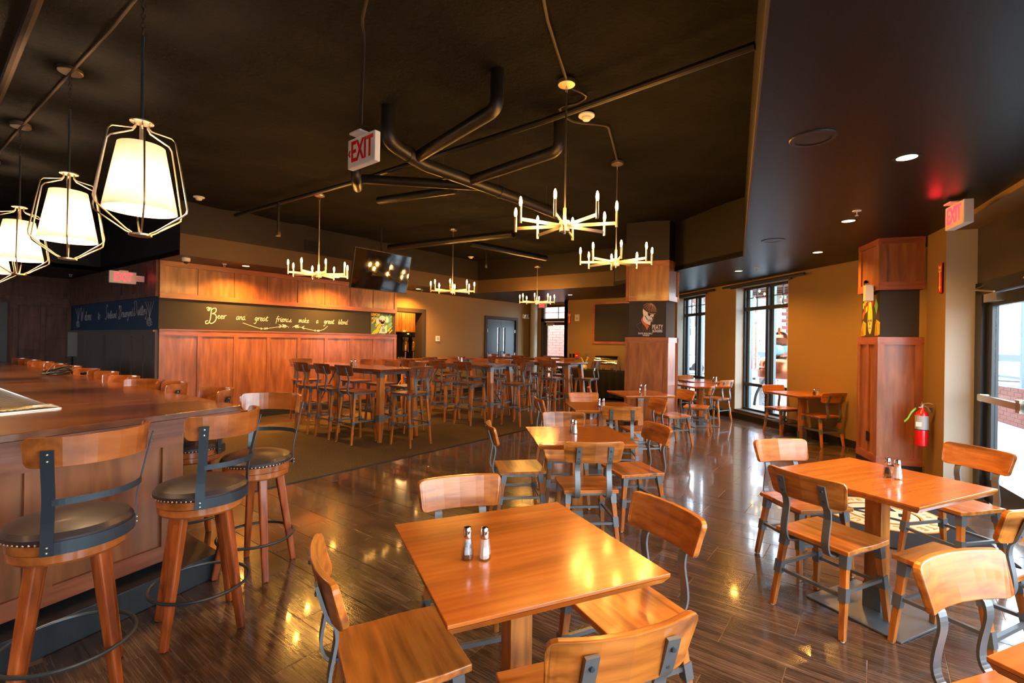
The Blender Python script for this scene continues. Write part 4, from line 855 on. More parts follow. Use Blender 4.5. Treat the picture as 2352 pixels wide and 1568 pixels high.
def stool(x, y, deg, label, leg=0.0):
    leg = math.radians(leg)
    c = st0 if 'st' not in used else dup(st0); used['st'] = 1
    c.location = (x, y, 0.012 if inside(x, y, CARPET) else 0); c.rotation_euler = (0, 0, math.radians(deg)-PI/2); tag(c, label, 'stool', 'leather bar stools round the bar')
    for ch in c.children:
        if ch.name.startswith('leg'): ch.rotation_euler = (0, 0, leg)
    return c
stool(.43, 2.72, 115, 'leather bar stool at the bottom left, nearest to the camera', -37)
stool(.97, 2.86, 121, 'leather bar stool at the bar corner, second from the camera', -43)
stool(1.43, 3.27, 205, 'leather bar stool just round the bar corner with pale lit legs', 10)
FS = [(1.582, 4.01), (1.506, 4.72), (1.44, 5.22), (1.42, 5.80), (1.44, 6.60), (1.41, 7.32), (1.38, 8.04), (1.36, 8.80), (1.32, 9.55), (1.29, 10.3), (1.25, 11.1)]
for k, (x, y) in enumerate(FS):
    a = [176, 168, 196, 185, 178, 186, 176, 182, 190, 178, 184][k]; f = ang(a)
    stool(x + f[0]*.27 - .02, y + f[1]*.27, a, 'bar stool along the far side of the bar, %s round from the corner' % ['second', 'third', 'fourth', 'fifth', 'sixth', 'seventh', 'eighth', 'ninth', 'tenth', 'eleventh', 'twelfth'][k])
# ---------------------------------------------------------------- the bar
K = Vector((1.38, 3.405, 0)); ed = Vector((.965, .262, 0)).normalized(); rd = Vector((-.0508, .9987, 0)); LF, LR = 4.6, 8.6
def bp(a, b): p = K - ed*a + rd*b; return (p.x, p.y)      # a along the front edge to the left, b along the far side
bar = thing('bar_counter', 'L-shaped wooden bar with thick dark top and cherry panelled front', 'bar', (0, 0, 0))
TD, WD = 1.07, 1.05
mb = MB(); mb.prism([bp(0, 0), bp(0, LR), bp(WD, LR), bp(WD, WD), bp(LF, WD), bp(LF, 0)], 1.035, TD); mb.build('counter_top', 'bar_top_wood', bar, bev=.003)
mb = MB()
for a, b in (((0, 0), (LF, 0)), ((0, 0), (0, LR))):
    P, Q = Vector((*bp(*a), 0)), Vector((*bp(*b), 0)); d = (Q-P).normalized(); n_ = Vector((d.y, -d.x, 0)); n_ = n_ if n_.dot(Vector((*bp(.6, .6), 0))-P) > 0 else -n_
    mb.prism([(P.x, P.y), (Q.x, Q.y), (Q.x+n_.x*.04, Q.y+n_.y*.04), (P.x+n_.x*.04, P.y+n_.y*.04)], .945, 1.0345)
mb.build('fascia', 'bar_fascia_wood', bar)
OF, OR_ = .13, .34
mb = MB(); mb.prism([bp(OR_, OF), bp(OR_, LR-.1), bp(WD-.05, LR-.1), bp(WD-.05, WD-.05), bp(LF, WD-.05), bp(LF, OF)], .18, .945); mb.build('cabinet', 'cherry_panel', bar)
mb = MB(); mb.prism([bp(OR_+.06, OF+.06), bp(OR_+.06, LR-.1), bp(WD-.1, LR-.1), bp(WD-.1, WD-.1), bp(LF, WD-.1), bp(LF, OF+.06)], 0, .18); mb.build('toe_kick', 'baseboard_black', bar)
P = Vector((*bp(OR_, OF), 0)); fb = Frame(bp(LF, OF) + (0,), ed, (ed.y, -ed.x, 0)); LB = (P-fb.o).length
def front(fr, Ln, pitch, side):
    for z0, z1 in ((.18, .27), (.86, .945)): mb = MB(); fr.rect(mb, 0, z0, Ln, z1, 0, .02); mb.build('rail', 'cherry_rail', bar)
    k = int(Ln/pitch); js = [Ln-.055-pitch*i for i in range(k+1)] if side else [.055+pitch*i for i in range(k+1)]
    for j in js: mb = MB(); fr.rect(mb, max(0, j-.055), .27, min(Ln, j+.055), .86, 0, .019); mb.build('stile', 'cherry_panel', bar)
front(fb, LB, .62, True)
fr_ = Frame(bp(OR_, OF) + (0,), rd, (rd.y, -rd.x, 0)); front(fr_, LR-.2, .62, False)
# black metal foot step in front of the bar
stp = bar
mb = MB(); S0, S1 = .19, OF
mb.prism([bp(.14, -.02), bp(.14, LR-1.0), bp(.40, LR-1.0), bp(.40, .19), bp(LF, .19), bp(LF, -.02)], 0.002, .15); mb.build('foot_step', 'steel_black', stp, bev=.004)
# drip tray and rinser let into the inner edge
tr = thing('drip_tray', 'stainless bar drip tray with slotted grille at the left edge', 'drip tray', (0, 0, 0))
mb = MB(); 
def slab(mb, a0, b0, a1, b1, z0, z1): mb.prism([bp(a0, b0), bp(a0, b1), bp(a1, b1), bp(a1, b0)], z0, z1)
slab(mb, .785, .785, 2.6, .795, 1.07, 1.078); slab(mb, .785, .785, .795, 1.045, 1.07, 1.078); slab(mb, .785, 1.035, 2.6, 1.045, 1.07, 1.078); slab(mb, .785, .785, 2.6, 1.045, 1.07, 1.072); mb.build('tray', 'nickel', tr)
mb = MB()
for i in range(56): a_ = .80 + i*.031; P0, P1 = Vector((*bp(a_, .80), 1.0745)), Vector((*bp(a_+.05, .90), 1.0745)); mb.bar(P0, P1, .012, .004, side=(1, 0, 0))
g = mb.build('grille', 'chrome', tr); g['kind'] = 'stuff'
for k in range(5): mb = MB(); slab(mb, .96-k*.02, .91+k*.027, 2.5, .922+k*.027, 1.072, 1.080); mb.build('bar_slat', 'brass', tr)
tr2 = thing('drip_tray', 'second ribbed steel tray further along the inner bar edge', 'drip tray', (0, 0, 0))
mb = MB(); slab(mb, .80, 1.06, 1.04, 3.2, 1.07, 1.073); mb.build('tray', 'nickel', tr2)
mb = MB()
for i in range(52): b0 = 1.08+i*.04; slab(mb, .81, b0, 1.03, b0+.014, 1.073, 1.077)
g = mb.build('grille', 'chrome', tr2); g['kind'] = 'stuff'
# coiled cord
mb = MB(); cx, cy = 1.04, 7.4
pts = []
for k in range(80): a_ = k*.42; r = .085+.02*math.sin(k*.7); pts.append((cx + r*math.cos(a_)*1.3, cy + r*math.sin(a_), 1.078+.035*(1+math.sin(a_+k*.02))*(k/80)+.0003*k))
mb.tube(pts, .0065, 6); mb.tube(smooth_path([(cx-.1, cy, 1.08), (cx, cy+.05, 1.20), (cx+.12, cy+.03, 1.16), (cx+.12, cy-.05, 1.08)], 5), .005, 6)
cd_ = tag(mb.build('power_cord', 'black_plastic', None, True), 'coiled black power cord with plug lying on the bar top', 'cord')
mb = MB(); mb.box((cx+.2, cy-.16, 1.085), (.05, .03, .028), rz=.6, bev=.004); mb.build('plug', 'black_plastic', cd_)
# register and card holder behind the bar end
rg = thing('cash_register', 'grey point-of-sale terminal with small lit screen at the far end of the bar', 'terminal', (.35, 11.4, TD))
mb = MB(); mb.box((0, 0, .05), (.5, .32, .10), bev=.01); mb.build('body', 'duct_black', rg); mb = MB(); mb.box((0, 0, .105), (.52, .34, .012)); mb.build('lid', 'black_plastic', rg); mb = MB(); mb.box((-.28, -.1, .10), (.12, .02, .1)); mb.build('display', 'screen_teal', rg)
cdh = tag(MB().box((.20, 11.35, TD+.19), (.10, .01, .14)).build('card_stand', 'white_plastic'), 'small white card stand on top of the register', 'card')
hst = thing('host_stand', 'thin black stand with tall panel against the dark side wall', 'stand', (1.92, 12.2, 0))
mb = MB(); mb.tube([(0, 0, .02), (0, 0, 1.2)], .02, 8); mb.build('pole', 'black_plastic', hst); mb = MB(); mb.box((0, 0, 1.35), (.14, .04, .46)); mb.build('panel', 'black_plastic', hst); mb = MB(); mb.lathe([(0, 0), (.16, 0), (.16, .02), (0, .02)], 20); mb.build('foot', 'black_plastic', hst)

# ---------------------------------------------------------------- salt and pepper
def make_shaker(fill):
    t = thing('%s_shaker' % fill, '', 'shaker')
    mb = MB(); mb.lathe([(0, 0), (0.0208, 0), (0.0228, .004), (0.0232, .022), (0.0200, .048), (0.0148, .076), (0.0144, .080)], 8); mb.build('glass_body', 'shaker_glass', t)
    mb = MB(); mb.lathe([(0, .006), (0.0160, .006), (0.0168, .02), (0.0124, .055 if fill == 'pepper' else .074), (0, .055 if fill == 'pepper' else .074)], 8); mb.build('filling', fill, t)
    mb = MB(); mb.lathe([(0.0156, .074), (0.0162, .078), (0.0154, .100), (0.0124, .111), (0, .114)], 16); mb.build('cap', 'chrome', t, True)
    return t
sh = {f: make_shaker(f) for f in ('pepper', 'salt')}
def shakers(x, y, h, where, dx=.05, deg=0.0, which=('pepper', 'salt')):
    for i, f in enumerate(which):
        c = sh[f] if f not in used else dup(sh[f]); used[f] = 1
        o = Vector((math.cos(math.radians(deg)), math.sin(math.radians(deg)), 0))*dx*(i-.5); c.location = (x+o.x, y+o.y, h); c.rotation_euler = (0, 0, .3+i)
        tag(c, '%s shaker with chrome cap, %s' % (f, where), 'shaker', 'salt and pepper shakers')
shakers(1.235, 1.130, .76, 'on the nearest table', .060, -53); shakers(3.552, -.006, .76, 'on the right-hand table over the mat', .05, -116)
shakers(3.465, 2.085, .76, 'on the middle table', .052, -120); shakers(5.045, 2.664, .76, 'on the second middle table', .05, -50)
shakers(7.23, 3.09, .76, 'on the table before the pillar', .065, -60); shakers(10.015, 2.78, .76, 'on the sunlit window table', .06, -50); shakers(8.63, .91, .76, 'on the wall table', .06, -45)
shakers(4.45, 6.80, 1.082, 'on the first high table', .06, -50); shakers(6.98, 6.90, 1.082, 'on the middle high table', .06, -50)

# ---------------------------------------------------------------- pendants over the bar
def make_pendant():
    t = thing('pendant_lamp', '', 'lamp'); Zb, Zt = 2.13, 2.81
    mb = MB(); mb.lathe([(0, HZ-.035), (.075, HZ-.035), (.08, HZ-.03), (.08, HZ+.03), (0, HZ+.03)], 24); mb.build('canopy', 'nickel', t, True)
    mb = MB()
    for k in range(9):
        c = (0, 0, HZ-.05-.03*k); pts = [(.011*math.cos(a), 0, c[2]+.02*math.sin(a)) if k % 2 else (0, .011*math.cos(a), c[2]+.02*math.sin(a)) for a in [i*PI/4 for i in range(8)]]; mb.tube(pts, .0028, 5, closed=True)
    mb.build('chain', 'conduit', t)
    mb = MB(); mb.tube([(0, 0, HZ-.32), (0, 0, Zt)], .008, 8); mb.build('stem', 'steel_black', t)
    mb = MB(); mb.lathe([(0, Zt-.004), (.06, Zt-.004), (.06, Zt+.004), (0, Zt+.004)], 24); mb.lathe([(0, Zt-.13), (.012, Zt-.13), (.012, Zt-.004), (0, Zt-.004)], 10); mb.build('top_plate', 'nickel', t)
    mb = MB(); mb.lathe([(0, Zb-.006), (.058, Zb-.006), (.058, Zb+.006), (0, Zb+.006)], 24); mb.build('bottom_plate', 'nickel', t)
    for k in range(6):
        a = 2*PI*k/6 + .35; u = Vector((math.cos(a), math.sin(a), 0))
        path = [(.035, Zt), (.035, Zt-.03), (.05, Zt-.05), (.165, Zt-.085), (.184, Zt-.108), (.215, Zt-.28), (.252, Zb+.17), (.248, Zb+.145), (.23, Zb+.128), (.08, Zb+.022), (.05, Zb+.008)]
        mb = MB(); mb.tube([u*r + Vector((0, 0, z)) for r, z in path], .0055, 6); mb.build('cage_rod', 'nickel', t, True)
    mb = MB(); z0, z1, r0, r1 = Zb+.145, Zt-.145, .185, .118
    mb.lathe([(r0, z0), (r1, z1), (r1-.004, z1), (r0-.004, z0), (r0, z0)], 48); mb.build('shade', 'linen_shade', t, True)
    mb = MB(); mb.lathe([(0, z0+.02), (r0-.012, z0+.02), (r0-.012, z0+.024), (0, z0+.024)], 40); mb.build('diffuser', 'lamp_diffuser', t)
    return t
pend0 = make_pendant()
for k, (x, y) in enumerate(((.86, 3.56), (.78, 5.17), (.68, 6.94), (.60, 8.65), (-.55, 3.20), (-2.1, 2.78))):
    c = pend0 if k == 0 else dup(pend0); c.location = (x, y, 0)
    tag(c, ['white drum pendant in a wire cage, nearest and largest of the row', 'white drum pendant in a wire cage, second in the row over the bar', 'white drum pendant in a wire cage, third, cut by the left edge', 'white drum pendant in a wire cage, farthest, just visible at the left edge', 'white drum pendant over the front arm of the bar, nearer the corner', 'white drum pendant over the front arm of the bar, further left'][k], 'lamp', 'caged pendants over the bar')
    light('pendant_light', 'POINT', (0, 0, 2.44), K_PEND*.9, (1, .64, .34), parent=c, shadow_soft_size=.05)
# ---------------------------------------------------------------- chandeliers
def make_chandelier():
    t = thing('chandelier', '', 'chandelier'); zb = 2.395; zh = zb+.02
    mb = MB(); mb.lathe([(0, zb), (.010, zb), (.010, zh), (.042, zh), (.042, zh+.085), (.014, zh+.085), (.014, zh+.19), (0, zh+.19)], 20); mb.build('hub', 'nickel', t, True)
    for k in range(8):
        a = PI/8 + k*PI/4; u = Vector((math.cos(a), math.sin(a), 0)); z = zh+.045
        mb = MB(); mb.bar(u*.035+Vector((0, 0, z)), u*.405+Vector((0, 0, z)), .008, .026, side=(-u.y, u.x, 0)); mb.tube([u*.412+Vector((0, 0, z-.03)), u*.412+Vector((0, 0, z+.10))], .0115, 8); ar = mb.build('arm', 'nickel', t)
        mb = MB(); mb.lathe([(0, 0), (.008, 0), (.0115, .02), (.0115, .045), (.006, .068), (0, .076)], 8, u*.412+Vector((0, 0, z+.10))); mb.build('bulb', 'bulb_glow', ar, True)
    return t
def canopy(t, zc, ztop):
    mb = MB(); mb.lathe([(0, zc-.03), (.068, zc-.03), (.07, zc-.025), (.07, zc), (0, zc)], 24); mb.build('canopy', 'nickel', t, True)
    mb = MB(); mb.tube([(0, 0, 2.60), (0, 0, zc-.09)], .0075, 8); mb.tube([(.012*math.cos(i*PI/4), 0, zc-.065+.03*math.sin(i*PI/4)) for i in range(8)], .003, 5, closed=True); mb.build('stem', 'nickel', t)
    if ztop > zc+.05:
        for x in (-.03, .03): mb = MB(); mb.tube([(x, 0, zc), (x, 0, ztop)], .004, 6); mb.build('hanger_rod', 'conduit', t)
CHS = [(3.29, 2.09, 0, 'large brass candle chandelier nearest the camera'), (5.12, 2.54, .2, 'brass candle chandelier in front of the panelled pillar'), (3.71, 6.58, .1, 'brass candle chandelier before the lit wood panels, left of the television'), (6.38, 6.53, .3, 'brass candle chandelier right of the television'), (9.25, 6.62, .1, 'smallest brass candle chandelier, farthest, above the exit corner')]
ch0 = make_chandelier()
chs = [ch0] + [dup(ch0) for _ in CHS[1:]]
for c, (x, y, r, lab) in zip(chs, CHS):
    c.location = (x, y, 0); c.rotation_euler = (0, 0, r); far5 = x > 9; canopy(c, 3.31 if far5 else HZ-.02, HZ); tag(c, lab, 'chandelier', 'candle chandeliers')
# ---------------------------------------------------------------- soffit lights, speakers, sprinklers, detectors
def make_down():
    t = thing('recessed_light', '', 'light')
    mb = MB(); mb.lathe([(.058, -.002), (.075, -.004), (.078, 0), (.058, .0)], 28); mb.build('trim_ring', 'black_paint', t); mb = MB(); mb.lathe([(0, -.001), (.060, -.001), (.060, .003), (0, .003)], 28); mb.build('lens', 'downlight_glow', t)
    return t
dn0 = make_down()
DL = [(4.18, -.06, 'nearest and largest lit downlight in the black soffit'), (5.96, .37, 'second lit downlight beside the white sprinkler'), (7.73, .82, 'third lit downlight in the black soffit'), (8.95, 2.11, 'lit downlight before the windows'), (3.72, 9.05, 'lit downlight above the orange wood panels'), (11.09, 6.84, 'small lit downlight near the framed chalkboard')]
DL_ADDED = [(5.5, 9.05), (7.9, 9.3), (2.4, -.5), (.6, -.9), (-1.4, -1.4)]  # unseen downlights added for extra fill and wall wash
for k, d in enumerate(DL + DL_ADDED):
    c = dn0 if k == 0 else dup(dn0); c.location = (d[0], d[1], CZ-.001); tag(c, d[2] if len(d) > 2 else ['unseen added downlight above the right part of the wood panels', 'unseen added downlight above the kitchen opening', 'added fill downlight in the soffit right above the camera', 'added fill downlight in the soffit behind the camera', 'added fill downlight in the soffit behind the bar end'][k-6], 'light', 'soffit downlights' if len(d) > 2 else 'added unseen downlights')
    light('downlight_beam', 'SPOT', (0, 0, -.012), K_DOWN*(2.3 if d[1] > 9 else 0.75), (1.0, .42, .06), parent=c, spot_size=2.6, spot_blend=1.0, shadow_soft_size=.05)
def make_speaker():
    t = thing('ceiling_speaker', '', 'speaker'); mb = MB(); mb.lathe([(.10, -.006), (.125, -.006), (.13, 0), (.10, 0)], 30); mb.build('rim', 'black_plastic', t); mb = MB(); mb.lathe([(0, -.004), (.10, -.003), (.10, 0), (0, 0)], 30); mb.build('grille', 'duct_black', t); return t
sp0 = make_speaker(); sp0.location = (3.46, .4, CZ); tag(sp0, 'round black ceiling speaker, larger one near the soffit edge', 'speaker', 'ceiling speakers')
c = dup(sp0); c.location = (6.56, 1.16, CZ); tag(c, 'round black ceiling speaker, smaller one further back', 'speaker', 'ceiling speakers')
def make_spr():
    t = thing('fire_sprinkler', '', 'sprinkler'); mb = MB(); mb.lathe([(0, -.006), (.035, -.006), (.037, 0), (0, 0)], 20); mb.build('escutcheon', 'white_plastic', t)
    mb = MB(); mb.tube([(-.012, 0, -.005), (-.014, 0, -.03), (-.008, 0, -.045)], .003, 6); mb.tube([(.012, 0, -.005), (.014, 0, -.03), (.008, 0, -.045)], .003, 6); mb.lathe([(0, -.048), (.016, -.048), (.016, -.045), (0, -.045)], 12); mb.build('frame', 'white_plastic', t); return t
s0 = make_spr()
for k, (x, y, lab) in enumerate(((5.56, .28, 'white sprinkler beside the second downlight'), (8.7, 1.78, 'white sprinkler before the windows'), (3.4, 9.13, 'white sprinkler above the orange wood panels'), (2.1, 13.6, 'white sprinkler in the dark soffit at far left'), (8.1, 9.4, 'white sprinkler above the far wall'))):
    c = s0 if k == 0 else dup(s0); c.location = (x, y, CZ); tag(c, lab, 'sprinkler', 'sprinkler heads')
def make_smoke():
    t = thing('smoke_detector', '', 'detector'); mb = MB(); mb.lathe([(0, 0), (.075, 0), (.075, -.012), (.05, -.02), (.045, -.022)], 28); mb.build('base', 'white_plastic', t, True)
    mb = MB(); mb.lathe([(.045, -.022), (.045, -.034), (.032, -.05), (0, -.052)], 24); mb.build('head', 'white_plastic', t, True); return t
s1 = make_smoke()
for k, (x, y, z, lab) in enumerate(((3.91, 2.26, HZ-.01, 'large white smoke detector right of the nearest chandelier canopy'), (2.69, 8.2, HZ-.02, 'white smoke detector beside the nearest pendant'), (8.73, 8.3, HZ-.02, 'small white smoke detector in the far dark ceiling'))):
    c = s1 if k == 0 else dup(s1); c.location = (x, y, z); tag(c, lab, 'detector', 'smoke detectors')
sc = thing('security_camera', 'white dome security camera above the corner of the wood panels', 'camera', (2.78, 9.0, CZ)); mb = MB(); mb.lathe([(0, 0), (.06, 0), (.06, -.045), (.045, -.06), (0, -.06)], 24); mb.build('housing', 'white_plastic', sc, True); mb = MB(); mb.lathe([(.04, -.06), (.032, -.082), (.018, -.092), (0, -.095)], 20); mb.build('dome', 'glass_dark', sc, True)
# vents
for x, y, z, lab in ((4.76, 8.725, 3.29, 'small dark louvred vent above the lit chandelier on the bulkhead'), (7.21, 8.725, 3.31, 'small dark louvred vent right of the television')):
    v = thing('wall_vent', lab, 'vent', (x, y, z), group='bulkhead vents'); mb = MB(); mb.box((0, 0, 0), (.26, .012, .20)); mb.build('frame', 'duct_black', v)
    for k in range(7): mb = MB(); mb.box((0, -.010, -.075+.025*k), (.22, .008, .010)); mb.build('slat', 'black_plastic', v)
# ---------------------------------------------------------------- pipes and conduits
def pipe(name, pts, r, mat, label, cat, elbows=True, group=None):
    mb = MB(); mb.tube(smooth_path(pts, 3) if elbows else pts, r, 14); o = tag(mb.build(name, mat, None, True), label, cat, group); return o
def elbow_path(P, R=.10):
    P = [Vector(p) for p in P]; out = [P[0]]
    for a, b, c in zip(P, P[1:], P[2:]):
        u = (a-b).normalized(); v = (c-b).normalized()
        for k in range(7):
            t = k/6; out.append((b+u*R)*(1-t)**2 + b*2*t*(1-t) + (b+v*R)*t**2)
    out.append(P[-1]); return out
zp = 3.33
mn = tag(MB().tube(elbow_path([(2.70, 3.62, HZ+.05), (2.70, 3.62, zp), (3.25, 3.80, zp), (3.92, 3.77, zp), (5.0, 3.73, zp), (6.6, 3.72, zp-.02)]), .068, 16).build('drain_pipe', 'duct_black', None, True), 'thick black main drain pipe running away under the ceiling', 'pipe')
for pts in ([(2.86, 2.46, HZ+.04), (2.86, 2.46, zp+.02), (3.12, 3.70, zp+.01)], [(3.82, 2.50, HZ+.04), (3.82, 2.50, zp+.01), (3.92, 3.72, zp)], [(3.09, 4.72, HZ+.04), (3.09, 4.72, zp-.02), (3.30, 5.0, zp-.03), (3.30, 5.0, zp+.10), (4.25, 3.82, zp+.03)]):
    MB().tube(elbow_path(pts, .09), .055, 14).build('branch_pipe', 'duct_black', mn, True)
MB().tube([(3.85, 5.35, 3.36), (4.12, 4.2, 3.36)], .05, 12).build('branch_pipe', 'duct_black', mn, True)
for x, y in ((3.0, 3.72), (3.55, 3.8), (4.4, 3.75), (5.4, 3.73)): MB().lathe([(0, 0), (.076, 0), (.076, .04), (0, .04)], 16, (x, y, zp), Matrix.Rotation(PI/2, 4, 'Y')).build('collar', 'duct_black', mn); MB().tube([(x, y, zp+.06), (x, y, HZ+.04)], .005, 5).build('hanger_rod', 'conduit', mn)
mn2 = tag(MB().tube([(5.95, 7.9, 3.36), (6.40, 5.1, 3.36)], .06, 12).build('drain_pipe', 'duct_black', None, True), 'black drain pipe crossing behind the fourth chandelier', 'pipe'); MB().tube([(6.55, 6.25, 3.36), (8.7, 6.0, 3.36)], .06, 12).build('branch_pipe', 'duct_black', mn2, True)
mn3 = tag(MB().tube([(3.50, .745, 3.52), (3.56, 2.5, 3.52), (3.50, 5.4, 3.52), (3.30, 8.45, 3.52)], .028, 10).build('sprinkler_pipe', 'duct_black', None, True), 'long thin black sprinkler pipe crossing the whole ceiling', 'pipe')
MB().tube([(3.36, 7.1, 3.52), (3.36, 7.1, 3.10)], .020, 8).build('drop_pipe', 'duct_black', mn3, True); MB().lathe([(0, 3.02), (.035, 3.02), (.035, 3.07), (.02, 3.10), (0, 3.10)], 14, (3.36, 7.1, 0)).build('sprinkler', 'nickel', mn3, True)
mb = MB(); mb.tube([(8.3, 7.4, 3.60), (8.3, 7.4, 3.30)], .018, 8); sd = tag(mb.build('sprinkler_drop', 'duct_black', None, True), 'short sprinkler drop pipe between the two far chandeliers', 'pipe'); MB().lathe([(0, 3.22), (.03, 3.22), (.03, 3.26), (.018, 3.30), (0, 3.30)], 14, (8.3, 7.4, 0)).build('sprinkler', 'nickel', sd, True)
zc = HZ-.035
for pts, r, lab in (([(.84, 1.2, zc), (.86, 3.56, zc), (.78, 5.17, zc), (.68, 6.94, zc), (.60, 8.65, zc)], .010, 'thin conduit linking the pendant canopies'), ([(.42, 1.0, 3.55), (.46, 4.2, 3.55), (.44, 8.0, 3.55)], .030, 'dark pipe at the upper left corner of the ceiling'),
    ([(2.16, 1.30, zc), (2.27, 1.83-.2, zc), (3.24, 2.06, zc)], .012, 'brown conduit running to the nearest chandelier canopy'), ([(3.33, 2.11, zc), (3.55, 2.06, zc), (3.62, 2.20, zc), (3.60, 2.36, zc), (3.9, 2.40, zc), (4.15, 2.20, zc), (4.35, 2.24, zc), (5.08, 2.52, zc)], .012, 'bent conduit linking the two nearest chandelier canopies'), ([(1.30, 1.9, zc), (1.60, 2.30, zc), (1.80, 2.70, zc-.02), (1.88, 2.80, zc-.10), (1.88, 2.82, 3.05), (1.88, 2.82, 2.965)], .010, 'conduit dropping from the ceiling to the hanging exit sign')):
    tag(MB().tube(smooth_path(pts, 3), r, 8).build('conduit', 'conduit', None, True), lab, 'conduit')
# ---------------------------------------------------------------- exit signs
def exit_sign(fr, label, lit=False, arrow=False, ext=(0, 0), w_=.31, h_=.19, th=.045, ends=None):
    """fr: centre of the lettered face"""
    t = thing('exit_sign', label, 'sign'); 
    mb = MB(); fr.rect(mb, -w_/2, -h_/2, w_/2, h_/2, -th, 0); mb.build('housing', 'white_plastic', t, bev=.006)
    text('lettering', 'EXIT', fr, .012 if arrow else 0, 0, h_*.98, 'exit_red' if lit else 'red_paint', t, c=.002, ext=.002, sx=.62, off=.003)
    if arrow: mb = MB(); fr.stroke(mb, [(-w_*.40, .022), (-w_*.44, 0), (-w_*.40, -.022)], .012, .001, .003); mb.build('arrow', 'red_paint', t)
    mb = MB(); fr.rect(mb, -.06, h_/2, .06, h_/2+.012, -.09, .05); mb.build('mount_plate', 'white_plastic', t)
    return t
e1 = exit_sign(Frame((1.88, 2.82, 2.795), (0, -1, 0), (-1, 0, 0)), 'white exit sign with red letters and arrow hanging from the ceiling conduit', arrow=True, w_=.31, h_=.20)
mb = MB(); mb.tube(smooth_path([(1.90, 2.74, 2.905), (1.90, 2.76, 2.94), (1.90, 2.82, 2.96), (1.90, 2.88, 2.94), (1.90, 2.90, 2.905)], 3), .003, 6); mb.build('hanger_loop', 'conduit', e1)
e2a = math.radians(17.5); u2 = Vector((math.cos(e2a), math.sin(e2a), 0)); n2_ = Vector((-u2.y, u2.x, 0))
e2 = exit_sign(Frame(Vector((5.60, -.40, 2.66)), -u2, n2_), 'lit red exit sign on the soffit beside the glass entrance', lit=True, w_=.32, h_=.20, th=.07)
light('exit_glow', 'POINT', (0, 0, 0), .7, (1, .02, .03), parent=e2, shadow_soft_size=.05).location = (5.60, -.28, 2.70)
e3 = exit_sign(Frame((2.21, 10.08, 2.50), (1, 0, 0), (0, -1, 0)), 'lit red exit sign projecting from the dark side wall', lit=True, w_=.36, h_=.20, th=.05)
mb = MB(); mb.box((2.44, 10.10, 2.50), (.12, .04, .10)); mb.build('bracket', 'white_plastic', e3); light('exit_glow', 'POINT', (2.44, 9.85, 2.5), .35, (1, .02, .03), parent=e3, shadow_soft_size=.04)
e4 = exit_sign(Frame((12.95, 9.05, 2.72), (0, -1, 0), (-1, 0, 0)), 'small red exit sign above the far glazed door, behind the last chandelier', lit=True, w_=.32, h_=.17)
# ---------------------------------------------------------------- television
tv = thing('television', 'large black flat screen hung from the ceiling, tilted forward', 'television', (5.50, 7.52, 2.80)); tv.rotation_euler = (math.radians(12), 0, 0)
mb = MB(); mb.box((0, 0, 0), (1.26, .045, .735), bev=.004); mb.build('cabinet', 'black_plastic', tv); mb = MB(); mb.box((0, -.0235, 0), (1.235, .002, .705)); mb.build('screen', 'screen', tv)
mb = MB(); mb.box((0, .05, 0), (.4, .06, .35)); mb.build('rear_mount', 'black_plastic', tv); mb = MB(); mb.tube([(0, .08, 0), (0, .08, .35), (0, .25, HZ-2.80+.05)], .022, 8); mb.build('ceiling_pole', 'black_plastic', tv)
# ---------------------------------------------------------------- right column fittings
nr = Vector((.13, -.50, 0)).normalized(); nr = Vector((-nr.y, nr.x, 0)); 
pierN = Vector((-.13, .47, 0)).normalized()
fe = thing('fire_extinguisher', 'red fire extinguisher with silver label and green tag on the orange pier', 'fire extinguisher', (6.99, -.26, .43))
mb = MB(); mb.lathe([(0, 0), (.055, 0), (.06, .006), (.06, .34), (.052, .365), (.03, .385), (.022, .40), (.022, .42), (0, .42)], 28); mb.build('cylinder', 'red_paint', fe, True)
mb = MB(); mb.lathe([(.0608, .185), (.0608, .335)], 28); mb.build('label', 'label_silver', fe)
mb = MB(); mb.lathe([(.0612, .175), (.0625, .180), (.0612, .185)], 28); mb.build('strap', 'steel_black', fe)
mb = MB(); mb.lathe([(0, .42), (.018, .42), (.02, .455), (0, .46)], 16); mb.tube([(0, 0, .46), (-.02, -.05, .475), (-.03, -.09, .465)], .008, 6); mb.tube([(0, 0, .445), (-.015, -.045, .43), (-.02, -.07, .38)], .008, 6); mb.tube([(.02*math.cos(a)+.03, .0, .462+.02*math.sin(a)) for a in [i*PI/4 for i in range(8)]], .003, 5, closed=True); mb.build('valve', 'nickel', fe, True)
mb = MB(); mb.lathe([(0, 0), (.018, 0), (.018, .02), (0, .02)], 14, (-.01, .03, .43), Matrix.Rotation(PI/2, 4, 'X')); mb.build('gauge', 'chrome', fe)
mb = MB(); mb.sheet([(.02, .05, .41), (.0, .09, .36), (-.01, .12, .29), (0, .15, .25)], (.0, .006, .02), .002); mb.build('tag', 'tag_green', fe)
mb = MB(); mb.sheet([(-.056, .028, .215), (-.057, .028, .265)], (-.01, -.05, 0), .002); mb.build('sticker', 'white_plastic', fe); mb = MB(); mb.box((.0, -.075, .40), (.03, .03, .05)); mb.build('wall_bracket', 'steel_black', fe)
fe.rotation_euler = (0, 0, 0)
